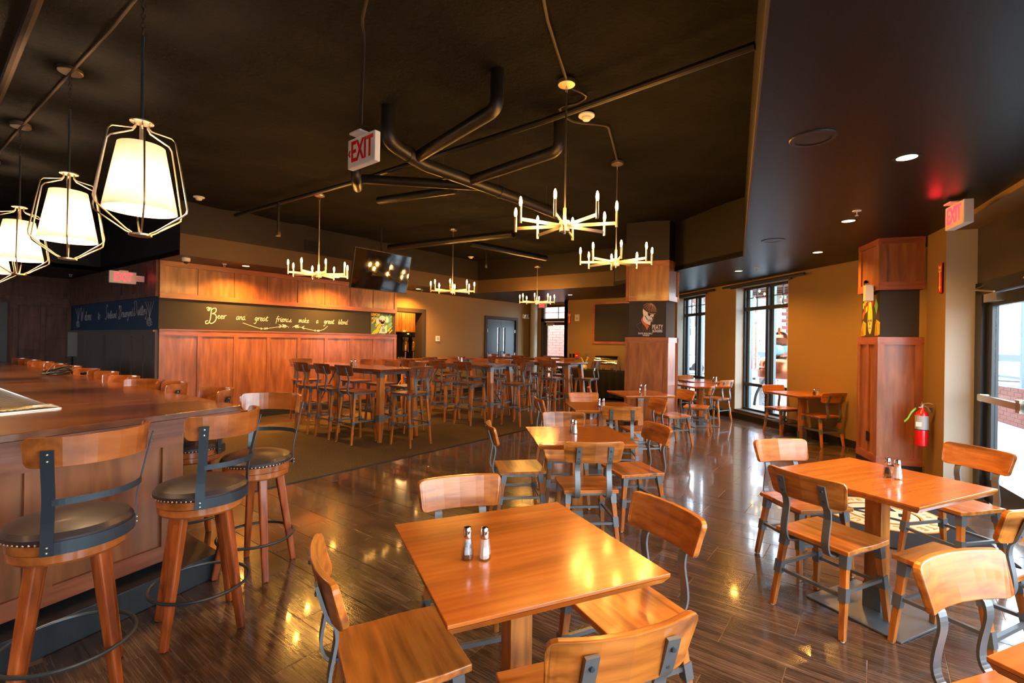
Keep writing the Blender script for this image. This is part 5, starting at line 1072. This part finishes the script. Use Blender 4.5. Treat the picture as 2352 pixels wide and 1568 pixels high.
def arrow_sign(fr, label, w_, h_, body='FIRE'):
    t = thing('fire_sign', label, 'sign'); mb = MB(); fr.rect(mb, -w_/2, -h_/2, w_/2, h_/2, 0, .004); mb.build('plate', 'red_sign', t)
    mb = MB(); fr.poly(mb, [(-w_*.12, h_*.2), (-w_*.12, -h_*.28), (-w_*.3, -h_*.28), (0, -h_*.46), (w_*.3, -h_*.28), (w_*.12, -h_*.28), (w_*.12, h_*.2)], .004, .006); fr.poly(mb, [(-w_*.38, h_*.2), (w_*.38, h_*.2), (w_*.38, h_*.44), (0, h_*.36), (-w_*.38, h_*.44)], .004, .006); mb.build('arrow', 'petal', t)
    text('lettering', body, fr, 0, h_*.27, w_*.36, 'red_sign', t, c=.0065, ext=.0005); return t
du = Vector((.47, .13, 0)).normalized(); arrow_sign(Frame(Vector((6.88, -.41, 2.265))+Vector((-du.y, du.x, 0))*.02, -du, (-du.y, du.x, 0)), 'red fire extinguisher arrow sign on the orange pier', .085, .32)
arrow_sign(Frame((12.492, 7.72, 2.25), (0, -1, 0), (-1, 0, 0)), 'small red arrow sign on the far wall beside the glazed door', .11, .34)
em = thing('emergency_light', 'white emergency light box on the right column above the face drawing', 'light', (7.27, .24, 2.165))
mb = MB(); mb.box((0, 0, 0), (.10, .08, .19), rz=.3, bev=.006); mb.build('housing', 'white_plastic', em); mb = MB(); mb.lathe([(0, 0), (.03, 0), (.026, .03), (0, .04)], 14, (.02, .02, .12), Matrix.Rotation(-.9, 4, 'Y')); mb.build('lamp_head', 'chrome', em, True)
em.location = (7.22, .24, 2.165)
em2 = thing('emergency_light', 'small white twin emergency light on the far wall beside the double door', 'light', (12.98, 9.76, 2.37)); mb = MB(); mb.box((0, -.03, 0), (.34, .05, .14), bev=.01); mb.build('housing', 'white_plastic', em2)
for x in (-.11, .11): mb = MB(); mb.lathe([(0, 0), (.05, 0), (.045, .04), (0, .05)], 14, (x, -.055, .01), Matrix.Rotation(PI/2, 4, 'X')); mb.build('lamp_head', 'chrome', em2, True)
th_ = thing('thermostat', 'white square thermostat on the far wall right of the kitchen opening', 'thermostat', (9.0, 9.775, 1.57)); mb = MB(); mb.box((0, -.012, 0), (.15, .022, .145), bev=.008); mb.build('case', 'white_plastic', th_); mb = MB(); mb.box((0, -.025, 0), (.08, .004, .07)); mb.build('screen', 'label_silver', th_)
al = thing('fire_alarm', 'beige fire alarm sounder on the far wall right of the arrow sign', 'alarm', (12.485, 7.44, 2.26)); mb = MB(); mb.box((0, 0, 0), (.03, .15, .20), bev=.006); mb.build('case', 'white_plastic', al); mb = MB(); mb.lathe([(0, 0), (.035, 0), (.035, .01), (0, .01)], 16, (-.015, 0, -.02), Matrix.Rotation(-PI/2, 4, 'Y')); mb.build('horn', 'label_silver', al)
pu = thing('fire_pull', 'small red pull station on the far wall above the buffet', 'alarm', (12.485, 7.43, 1.13)); mb = MB(); mb.box((0, 0, 0), (.04, .12, .17), bev=.006); mb.build('case', 'red_sign', pu); mb = MB(); mb.box((-.022, 0, -.01), (.01, .07, .03)); mb.build('handle', 'white_plastic', pu)
for y, lab in ((7.66, 'black outlet plate on the far wall, left of two'), (7.55, 'black outlet plate on the far wall, right of two')):
    o_ = thing('wall_outlet', lab, 'outlet', (12.49, y, 1.12)); mb = MB(); mb.box((0, 0, 0), (.012, .075, .12), bev=.003); mb.build('plate', 'black_plastic', o_); mb = MB(); mb.box((-.008, 0, .025), (.006, .035, .03)); mb.box((-.008, 0, -.025), (.006, .035, .03)); mb.build('sockets', 'duct_black', o_)
oc = (V2(CR[3])*.42+V2(CR[0])*.58); od = (V2(CR[0])-V2(CR[3])).normalized(); on = Vector((od.y, -od.x, 0)); on = on if on.dot(Vector((-1, 1, 0))) > 0 else -on
ol = thing('wall_outlet', 'dark outlet plate low on the left face of the right column', 'outlet', (0, 0, 0)); fo = Frame((oc.x, oc.y, .42), od, on); mb = MB(); fo.rect(mb, -.035, -.06, .035, .06, 0, .006); mb.build('plate', 'black_plastic', ol); mb = MB(); fo.rect(mb, -.017, .008, .017, .04, .006, .009); fo.rect(mb, -.017, -.04, .017, -.008, .006, .009); mb.build('sockets', 'duct_black', ol)
# ---------------------------------------------------------------- logo mat
MC = Vector((4.95, .17, 0)); ma = math.radians(-27)
mu_, mv_ = Vector((math.cos(ma), math.sin(ma), 0)), Vector((-math.sin(ma), math.cos(ma), 0))
mt = thing('logo_mat', 'black entrance mat with round cream and orange brewery logo under the right-hand table', 'mat', (5.50, .07, 0), math.radians(14))
mb = MB(); mb.box((0, 0, .005), (1.75, 1.18, .008), bev=.003); mb.build('mat_pile', 'mat_black', mt)
def disc(mb, r0, r1, z0, z1, n=48, sx_=1.0):
    prof = [(r1, z0), (r1, z1), (r0, z1)] if r0 > 0 else [(r1, z0), (r1, z1), (0, z1)]
    mb.lathe(prof, n)
mb = MB(); disc(mb, .445, .465, .009, .0105); disc(mb, .28, .30, .009, .0112); mb.build('ring', 'mat_gold', mt)
mb = MB(); disc(mb, .30, .445, .009, .0102); disc(mb, 0, .27, .009, .0104); mb.build('field', 'mat_cream', mt)
mb = MB()
for pts in ([(-.20, -.12), (-.15, -.16), (.02, .19), (-.02, .21)], [(.00, .20), (.05, .21), (.20, -.05), (.16, -.10)], [(-.10, -.02), (.12, -.02), (.13, .03), (-.08, .03)], [(.10, -.14), (.22, -.12), (.20, -.02), (.12, -.04)], [(-.06, -.20), (.06, -.22), (.05, -.14), (-.04, -.12)], [(-.22, .06), (-.14, .10), (-.12, .17), (-.18, .14)]):
    a_ = [mb.bm.verts.new((x, y, .0105)) for x, y in pts]; b_ = [mb.bm.verts.new((x, y, .0125)) for x, y in pts]; mb.bm.faces.new(a_[::-1]); mb.bm.faces.new(b_)
    for i in range(4): j = (i+1) % 4; mb.bm.faces.new((a_[i], a_[j], b_[j], b_[i]))
disc(mb, .268, .28, .009, .0115); mb.build('emblem', 'mat_black', mt)
def ring_text(s_, r, a0, step, size, mat, flip=1):
    for k, ch in enumerate(s_):
        a_ = math.radians(a0 - flip*step*k); d = Vector((math.cos(a_), math.sin(a_), 0)); tn = Vector((math.sin(a_), -math.cos(a_), 0))*flip
        cu = bpy.data.curves.new('c', 'FONT'); cu.body = ch; cu.size = size; cu.extrude = .0008; cu.offset = .002; cu.align_x = 'CENTER'; cu.align_y = 'CENTER'; cu.resolution_u = 2
        t = bpy.data.objects.new('c', cu); C.objects.link(t); bpy.context.view_layer.update(); me = bpy.data.meshes.new_from_object(t.evaluated_get(bpy.context.evaluated_depsgraph_get())); bpy.data.objects.remove(t)
        M = Matrix((tn, d*flip, up)).transposed().to_4x4(); M.translation = d*r + Vector((0, 0, .0118)); me.transform(M); me.materials.clear(); me.materials.append(MATS[mat]); o = bpy.data.objects.new('lettering', me); C.objects.link(o); o.parent = mt
ring_text('STEELBOUND', .370, 245, 15, .105, 'mat_gold'); ring_text('BREWERY', .370, 70, 14, .09, 'mat_gold'); ring_text('DISTILLERY', .37, 280, 9, .055, 'mat_gold', -1)
ring_text('&', .37, 88, 0, .09, 'mat_gold')
# ---------------------------------------------------------------- buffet on the far wall
bf = thing('buffet_table', 'long buffet table under a pleated black cloth by the far wall', 'table', (11.98, 6.55, 0))
mb = MB(); mb.box((0, 0, .73), (.74, 2.4, .03)); mb.build('tabletop', 'dark_wood', bf)
for x in (-.3, .3):
    for y in (-1.1, 1.1): mb = MB(); mb.tube([(x, y, 0), (x, y, .72)], .02, 8); mb.build('leg', 'steel_black', bf)
mb = MB(); n = 150; rows = []
P_ = []
for k in range(n):
    t = k/n; per = 2*(.76+2.44); s_ = t*per
    if s_ < .76: x, y, nx, ny = -.38+s_, -1.22, 0, -1
    elif s_ < .76+2.44: x, y, nx, ny = .38, -1.22+s_-.76, 1, 0
    elif s_ < 2*.76+2.44: x, y, nx, ny = .38-(s_-.76-2.44), 1.22, 0, 1
    else: x, y, nx, ny = -.38, 1.22-(s_-2*.76-2.44), -1, 0
    P_.append((x, y, nx, ny, s_))
for z, amp in ((.752, 0), (.745, .004), (.5, .018), (.25, .03), (.03, .038)):
    rows.append([mb.bm.verts.new((x+nx*amp*(1+math.sin(s_*31+z*2)), y+ny*amp*(1+math.sin(s_*31+z*2)), z+(.03*math.sin(s_*2.3) if z < .1 else 0))) for x, y, nx, ny, s_ in P_])
for A, B in zip(rows, rows[1:]):
    for k in range(n): mb.bm.faces.new((A[k], A[(k+1) % n], B[(k+1) % n], B[k]))
mb.bm.faces.new(rows[0]); tag(mb.build('tablecloth', 'cloth_black', None, True), 'black cloth hanging in folds over the buffet table', 'tablecloth').location = (11.98, 6.55, 0)
ch_ = thing('chafing_dish', 'chrome roll-top chafing dish on the black buffet', 'chafing dish', (11.92, 6.12, .754), -PI/2+.15)
mb = MB()
prof = [(.19*math.cos(PI*k/12), .19*math.sin(PI*k/12)) for k in range(13)]
A = [mb.bm.verts.new((-.32, y, .23+z)) for y, z in prof]; B = [mb.bm.verts.new((.32, y, .23+z)) for y, z in prof]
for k in range(12): mb.bm.faces.new((A[k], A[k+1], B[k+1], B[k]))
mb.bm.faces.new(A[::-1]); mb.bm.faces.new(B); mb.build('roll_lid', 'chrome', ch_, True)
mb = MB(); mb.box((0, 0, .20), (.66, .40, .06), bev=.01); mb.build('water_pan', 'chrome', ch_)
for x in (-.29, .29):
    for y in (-.17, .17): mb = MB(); mb.tube([(x, y, .17), (x*1.05, y*1.1, .0)], .013, 8); mb.build('leg', 'chrome', ch_, True)
mb = MB(); mb.tube([(-.12, -.20, .33), (-.12, -.24, .34), (.12, -.24, .34), (.12, -.20, .33)], .009, 6); mb.build('handle', 'brass', ch_)
for x in (-.12, .12): mb = MB(); mb.lathe([(0, 0), (.035, 0), (.038, .05), (0, .05)], 14, (x, 0, .03)); mb.build('burner', 'chrome', ch_, True)
vs_ = thing('flower_vase', 'cream vase with dry stems and a pale leaf on the buffet', 'vase', (11.95, 6.85, .754))
mb = MB(); mb.lathe([(0, 0), (.05, 0), (.075, .05), (.07, .10), (.05, .13), (.055, .14), (0, .12)], 20); mb.build('vase', 'petal', vs_, True)
rr = random.Random(5)
for k in range(13):
    a_ = rr.uniform(0, 2*PI); r = rr.uniform(.05, .16); h = rr.uniform(.3, .46); mb = MB(); mb.tube(smooth_path([(0, 0, .12), (r*.4*math.cos(a_), r*.4*math.sin(a_), .12+h*.5), (r*math.cos(a_), r*math.sin(a_), h)], 3), .003, 5); st_ = mb.build('stem', 'leaf', vs_)
    for j in range(5):
        mb = MB(); c_ = Vector((r*math.cos(a_)*(1-j*.12), r*math.sin(a_)*(1-j*.12), h-j*.035)); mb.sheet([c_, c_+Vector((.02*math.cos(j*2), .02*math.sin(j*2), .015)), c_+Vector((.04*math.cos(j*2), .04*math.sin(j*2), .01))], (0, 0, .014), .001); mb.build('leaf', 'leaf', st_)
for ry, h_ in ((-.12, .34), (.10, .36)): mb = MB(); mb.sheet([(0, 0, .12), (0, -ry*.4, .22), (0, -ry, h_)], (.0, .045, .01), .003); mb.build('leaf', 'petal', vs_)
bw = thing('bowl', 'small cream bowl in front of the vase on the buffet', 'bowl', (11.75, 6.85, .754)); mb = MB(); mb.lathe([(0, 0), (.05, 0), (.10, .06), (.09, .06), (.045, .012), (0, .012)], 22); mb.build('body', 'petal', bw, True)
# ---------------------------------------------------------------- kitchen: counter, slatted cupboard, twin coffee brewer
kc = thing('kitchen_counter', 'dark kitchen counter inside the opening', 'counter', (9.0, 11.2, 0)); mb = MB(); mb.box((0, 0, .44), (2.4, .55, .86)); mb.build('cabinet', 'duct_black', kc); mb = MB(); mb.box((0, -.01, .885), (2.44, .60, .03)); mb.build('counter_top', 'steel_black', kc)
cb = thing('wall_cupboard', 'wooden slatted cupboard hanging above the coffee brewers', 'cupboard', (9.0, 11.32, 2.03)); mb = MB(); mb.box((0, 0, 0), (2.2, .33, .56)); mb.build('cabinet', 'honey_leg', cb)
for k in range(14): mb = MB(); mb.box((-1.02+k*.157, -.172, 0), (.148, .014, .54)); mb.build('plank', 'honey_leg', cb)
for x, lab in ((8.93, 'black twin coffee brewer with gold canister in the kitchen, left one'), (9.22, 'black coffee brewer with gold canister in the kitchen, right one')):
    cf = thing('coffee_brewer', lab, 'coffee brewer', (x, 11.12, .90), group='coffee brewers')
    mb = MB(); mb.box((0, .1, .42), (.24, .16, .84), bev=.008); mb.box((0, 0, .02), (.26, .36, .04)); mb.build('column', 'black_plastic', cf)
    mb = MB(); mb.box((0, -.02, .78), (.25, .34, .14), bev=.01); mb.build('head', 'duct_black', cf); mb = MB(); mb.box((.0, -.195, .80), (.06, .006, .03)); mb.build('display', 'display_green', cf)
    mb = MB(); mb.lathe([(0, .58), (.06, .58), (.10, .70), (0, .70)], 18, (0, -.08, 0)); mb.build('filter_basket', 'chrome', cf, True)
    mb = MB(); mb.lathe([(0, .30), (.085, .30), (.088, .32), (.088, .54), (.07, .57), (0, .57)], 22, (0, -.08, 0)); mb.build('canister', 'brass', cf, True); mb = MB(); mb.lathe([(0, .04), (.03, .04), (.03, .28), (0, .28)], 12, (0, -.08, 0)); mb.tube([(0, -.18, .34), (0, -.21, .34), (0, -.21, .28)], .01, 6); mb.build('stand_tube', 'chrome', cf, True)
nt_ = tag(MB().box((8.87, 11.03, 1.72), (.10, .006, .17)).build('paper_notice', 'petal'), 'pale paper notice taped beside the coffee brewers', 'notice')
for k in range(3):
    g_ = thing('drinking_glass', ['upturned glass on the kitchen counter, left of three', 'upturned glass on the kitchen counter, middle of three', 'upturned glass on the kitchen counter, right of three'][k], 'glass', (8.66+k*.10, 11.0, .90), group='glasses on the kitchen counter'); mb = MB(); mb.lathe([(.035, 0), (.04, .13), (.037, .13), (.032, .005), (0, .005)], 16); mb.build('body', 'chrome', g_, True)
light('kitchen_light', 'AREA', (8.9, 10.9, 2.47), 38, (1, .60, .22), size=.8)
# ---------------------------------------------------------------- outdoors
struct(MB().prism([(-30, -40), (60, -40), (60, 40), (-30, 40)][::-1], -.30, -.16).build('ground', 'asphalt'))
struct(MB().prism([(6.6, -.62), (6.6, -8), (26, -8), (26, 9), (13.6, 9), (13.6, 4.4), (12.9, 4.4), (9.1, .2), (8.2, -.7)], -.159, -.03).build('patio', 'concrete'))
def brickwall(name, P, Q, z0, z1, label, cat, bw_=.20, bh=.065, stuff=False, depth=.2, bmat='brick_red', mmat='mortar'):
    """individual bricks on a mortar core; only on the side facing the room"""
    P, Q = V2(P), V2(Q); d = (Q-P); Ln = d.length; d.normalize(); n_ = Vector((-d.y, d.x, 0))
    core = MB().prism([(P.x, P.y), ((P-n_*depth).x, (P-n_*depth).y), ((Q-n_*depth).x, (Q-n_*depth).y), (Q.x, Q.y)], z0, z1).build(name, mmat)
    if cat: tag(core, label, cat)
    else: struct(core)
    b0 = MB().box((0, 0, 0), (bw_-.012, .02, bh-.012)).build('brick', bmat); me_ = b0.data; bpy.data.objects.remove(b0)
    k = 0; r = 0; z = z0+bh/2; mb = MB(); extra = 0
    while z < z1-.01:
        x = bw_/2 + (bw_/2 if r % 2 else 0)
        while x < Ln-bw_/2+.01:
            c_ = P+d*x+n_*.008
            if k < 300 and not stuff: o = bpy.data.objects.new('brick', me_); C.objects.link(o); o.parent = core; o.location = (c_.x, c_.y, z); o.rotation_euler = (0, 0, math.atan2(d.y, d.x)); k += 1
            else: mb.box((c_.x, c_.y, z), (bw_-.012, .02, bh-.012), rz=math.atan2(d.y, d.x)); extra += 1
            x += bw_
        z += bh; r += 1
    if extra: o = mb.build('brick_field', bmat, core); o['kind'] = 'stuff'
    else: mb.bm.free()
    return core
brickwall('brick_building', (15.6, 7.6), (14.9, 12.2), -.1, 3.6, 'sunlit red brick wall outside the far glazed door', 'wall', .30, .10, bmat='brick_sunlit', mmat='mortar_sunlit')
brickwall('brick_pier', (16.7, 2.1), (15.3, 3.05) if False else (16.1, 2.62), -.1, 3.2, 'red brick pier outside behind the copper still', 'wall', .30, .10)
brickwall('brick_pier', (12.52, 2.98), (12.40, 3.25), -.1, 3.2, 'red brick pier outside at the left edge of the big window', 'wall')
cs = thing('copper_still', 'copper still with onion head standing outside the big window', 'still', (14.05, 2.30, -.03))
mb = MB(); mb.lathe([(0, .70), (.50, .70), (.52, .74), (.52, 1.12), (.47, 1.20), (.30, 1.26), (0, 1.27)], 36); mb.build('boiler', 'copper', cs, True)
mb = MB(); mb.lathe([(.10, 1.26), (.11, 1.42), (.20, 1.55), (.285, 1.66), (.30, 1.74), (.26, 1.82), (.15, 1.87), (.06, 1.90), (.05, 2.0), (0, 2.0)], 32); mb.build('onion_head', 'copper', cs, True)
mb = MB(); mb.lathe([(0, .0), (.56, .0), (.56, .70), (0, .70)], 8); mb.build('plate_base', 'diamond_plate', cs)
mb = MB()
for k in range(14):
    for j in range(7):
        a_ = 2.6+k*.13; c_ = Vector((.563*math.cos(a_), .563*math.sin(a_), .06+.095*j+.04*(k % 2))); 
        mb.bar(c_-Vector((.02*math.sin(a_), -.02*math.cos(a_), .015)), c_+Vector((.02*math.sin(a_), -.02*math.cos(a_), .015)), .012, .02)
g_ = mb.build('tread_pattern', 'chrome', cs); g_['kind'] = 'stuff'
mo = MB(); mo.lathe([(0, -.12), (.13, -.12), (.14, -.10), (.14, .10), (.10, .13), (0, .13)], 24, (-.30, .02, 1.42), Matrix.Rotation(PI/2, 4, 'Y') @ Matrix.Rotation(.5, 4, 'X')); mo.box((-.12, -.14, 1.45), (.16, .14, .18), bev=.02); mo.build('motor', 'motor_blue', cs, True)
mb = MB()
for k in range(12): a_ = 2*PI*k/12; mb.bar((-.44, .02+.05*math.cos(a_), 1.42+.05*math.sin(a_)), (-.44, .02+.12*math.cos(a_), 1.42+.12*math.sin(a_)), .006)
mb.build('fan_grille', 'steel_black', cs)
pv = MB(); pv.tube([(-.62, .42, .9), (-.62, .42, 2.5)], .03, 10)
for z in (.95, 1.05, 1.25, 1.45, 1.65, 1.85, 2.1, 2.4): pv.lathe([(0, -.03), (.07, -.03), (.07, .03), (0, .03)], 12, (-.62+.06*(1 if z < 2 else 0), .42, z))
pv.tube([(-.62, .42, .97), (-.3, .2, .97)], .03, 8); pv.build('pipe_column', 'chrome', cs, True)
pv = MB(); pv.tube([(-.78, .52, .95), (-.78, .52, 2.05)], .045, 10); pv.build('copper_column', 'copper', cs, True)
pv = MB(); pv.tube(smooth_path([(-.42, .08, 1.10), (-.5, .22, .75), (-.66, .40, .35), (-.70, .45, .02)], 4), .022, 8); pv.tube(smooth_path([(-.45, .05, 1.05), (-.56, .22, .7), (-.70, .38, .30), (-.72, .42, .02)], 4), .018, 8); pv.build('hose', 'duct_black', cs, True)
# string lights under the patio canopy
sl = thing('string_lights', 'string of glowing bulbs outside behind the window panes', 'string lights', (0, 0, 0))
BL = [(14.35, 2.85, 2.98), (14.27, 2.95, 2.78), (14.43, 2.74, 2.90), (14.47, 2.69, 2.56), (14.74, 2.35, 2.83), (14.71, 2.39, 2.76), (14.73, 2.36, 2.62), (14.26, 4.56, 2.59), (16.2, 3.2, 2.5), (16.4, 3.0, 2.45), (16.6, 2.8, 2.4)]
for p in BL: mb = MB(); mb.lathe([(0, -.03), (.02, -.015), (.026, 0), (.018, .02), (.01, .035), (0, .035)], 12, p); b_ = mb.build('bulb', 'string_bulb', sl, True); mb = MB(); mb.lathe([(0, .035), (.012, .035), (.012, .07), (0, .07)], 10, p); mb.build('socket', 'black_plastic', b_)
mb = MB()
for i, j in ((1, 0), (0, 2), (1, 3), (3, 6), (4, 5), (5, 6), (7, 0), (8, 9), (9, 10)):
    a_, b_ = Vector(BL[i])+Vector((0, 0, .07)), Vector(BL[j])+Vector((0, 0, .07)); m_ = (a_+b_)/2+Vector((0, 0, .02)); mb.tube([a_, m_, b_], .004, 5)
mb.build('wire', 'black_plastic', sl)
cn = thing('patio_canopy', 'dark timber canopy over the patio outside the windows', 'canopy', (0, 0, 0))
for k in range(7): mb = MB(); a_ = V2((12.6+.75*k, .3+.6*k)) ; mb.bar((a_.x, a_.y-1.2, 3.12), (a_.x+.9, a_.y+1.9, 3.12), .08, .16); mb.build('beam', 'dark_wood', cn)
mb = MB(); mb.prism([(12.75, 1.0), (13.5, -.3), (16.9, 2.6), (15.6, 4.7)], 3.22, 3.26); mb.build('roof_sheet', 'duct_black', cn)
for x, y in ((16.1, 5.5), (16.18, 5.36-1.9)): mb = MB(); mb.bar((x, y, -.03), (x, y, 3.1), .14); mb.build('post', 'frame_grey', cn)
pt = thing('patio_bench', 'grey patio table outside the narrow window', 'table', (13.9, 4.6, -.03)); mb = MB(); mb.box((0, 0, .74), (1.3, .8, .04), rz=.7); mb.build('tabletop', 'concrete', pt)
for x, y in ((-.3, -.35), (.35, .3)): mb = MB(); mb.bar((x, y, 0), (x, y, .72), .06); mb.build('leg', 'frame_grey', pt)
struct(MB().prism([(18, 3.8), (19, 2.2), (34, 14), (30, 22)], -.158, -.10).build('lawn', 'grass'))
def car(x, y, rz, label, mat='car_white'):
    t = thing('parked_car', label, 'car', (x, y, -.16), rz, 'parked cars')
    side = [(-2.2, .35), (-2.2, .75), (-1.95, .92), (-1.3, 1.0), (-.7, 1.42), (.75, 1.45), (1.35, 1.02), (2.05, .9), (2.2, .7), (2.2, .35)]
    mb = MB(); A = [mb.bm.verts.new((a, -.88 if z < 1.03 else -.68, z)) for a, z in side]; B = [mb.bm.verts.new((a, .88 if z < 1.03 else .68, z)) for a, z in side]
    mb.bm.faces.new(A); mb.bm.faces.new(B[::-1]); n = len(side)
    for i in range(n): j = (i+1) % n; mb.bm.faces.new((A[i], B[i], B[j], A[j]))
    mb.build('body', mat, t, bev=.05)
    for s in (-1, 1): mb = MB(); P_ = [(-1.12, 1.04), (-.66, 1.36), (.70, 1.38), (1.15, 1.04)]; a_ = [mb.bm.verts.new((u, s*(.86 if z < 1.1 else .70), z)) for u, z in P_]; b_ = [mb.bm.verts.new((u, s*(.89 if z < 1.1 else .73), z)) for u, z in P_]; mb.bm.faces.new(a_); mb.bm.faces.new(b_[::-1]); [mb.bm.faces.new((a_[i], b_[i], b_[(i+1) % 4], a_[(i+1) % 4])) for i in range(4)]; mb.build('window', 'glass_dark', t)
    for a in (-1.4, 1.4):
        for s in (-1, 1): mb = MB(); mb.lathe([(0, -.1), (.33, -.1), (.33, .1), (0, .1)], 24, (a, s*.82, .33), Matrix.Rotation(PI/2, 4, 'X')); mb.build('wheel', 'duct_black', t, True)
    return t
car(24.4, 4.6, 2.2, 'white parked car seen through the big window'); car(27.5, 10.2, 2.1, 'white parked car beyond the lawn seen through the narrow window'); car(35.0, -4.4, 1.5, 'distant parked car seen through the entrance glass')
bl = thing('office_building', 'pale office building with blue-grey band across the street', 'building', (40, 8, -.16), math.radians(100))
mb = MB(); mb.box((0, 0, 4), (26, 6, 8)); mb.build('wall', 'facade_white', bl)
for k in range(7): mb = MB(); mb.box((-11+k*3.6, -3.05 if False else 3.05, 4), (1.1, .2, 7.6)); mb.build('blue_panel', 'facade_blue', bl)
for k in range(6): mb = MB(); mb.box((-9.2+k*3.6, 3.04, 3), (1.6, .15, 1.3)); mb.build('window', 'glass_dark', bl)
rw = brickwall('brick_parapet', (9.2, -2.9), (15.5, -1.55), -.03, .72, 'low brick wall with a cap outside the glass entrance', 'wall', .30, .085)
mb = MB(); mb.prism([(9.2, -2.92), (9.25, -3.1), (15.55, -1.78), (15.5, -1.52)], .72, .78); mb.build('cap', 'concrete', rw)
for k, (x, y) in enumerate(((12.88, -1.95), (15.2, -1.55), (10.3, -2.6))): tag(MB().bar((x, y, .78), (x, y, 3.3), .16).build('patio_post', 'frame_grey'), ['grey post outside, seen in the middle of the door glass', 'grey post outside, farthest from the door', 'grey post outside, nearest the entrance'][k], 'post', 'patio posts')
sf = thing('patio_rail', 'grey rail between the patio posts outside the entrance', 'rail', (0, 0, 0)); MB().bar((10.3, -2.55, .95), (15.2, -1.5, .95), .05).build('rail', 'frame_grey', sf); MB().bar((10.3, -2.55, 2.9), (15.2, -1.5, 2.9), .14).build('rail', 'frame_grey', sf)
for k, (x, y, h) in enumerate(((30, -1.5, 8), (33, 2.5, 9), (30, 9.5, 8))):
    t = thing('bare_tree', ['bare winter tree outside, seen through the door glass', 'bare winter tree outside behind the copper still', 'bare winter tree beyond the lawn'][k], 'tree', (x, y, -.16), group='bare trees'); mb = MB(); mb.tube([(0, 0, 0), (.05, .05, h*.4), (0, 0, h*.7)], .16, 8, r2=.06); mb.build('trunk', 'trunk', t, True)
    mb = MB(); rr = random.Random(k)
    for j in range(46):
        z = h*rr.uniform(.3, .7); a_ = rr.uniform(0, 6.3); l = rr.uniform(.8, 2.2); e = Vector((math.cos(a_)*l, math.sin(a_)*l, z+l*.9)); s_ = Vector((0, 0, z)); mb.tube([s_, (s_+e)/2+Vector((0, 0, -.1)), e], .035, 4, r2=.01)
        for q_ in range(3): f_ = e+Vector((rr.uniform(-.7, .7), rr.uniform(-.7, .7), rr.uniform(.1, .7))); mb.tube([(s_+e)/2, f_], .012, 3, r2=.004)
    o = mb.build('branches', 'trunk', t); o['kind'] = 'stuff'
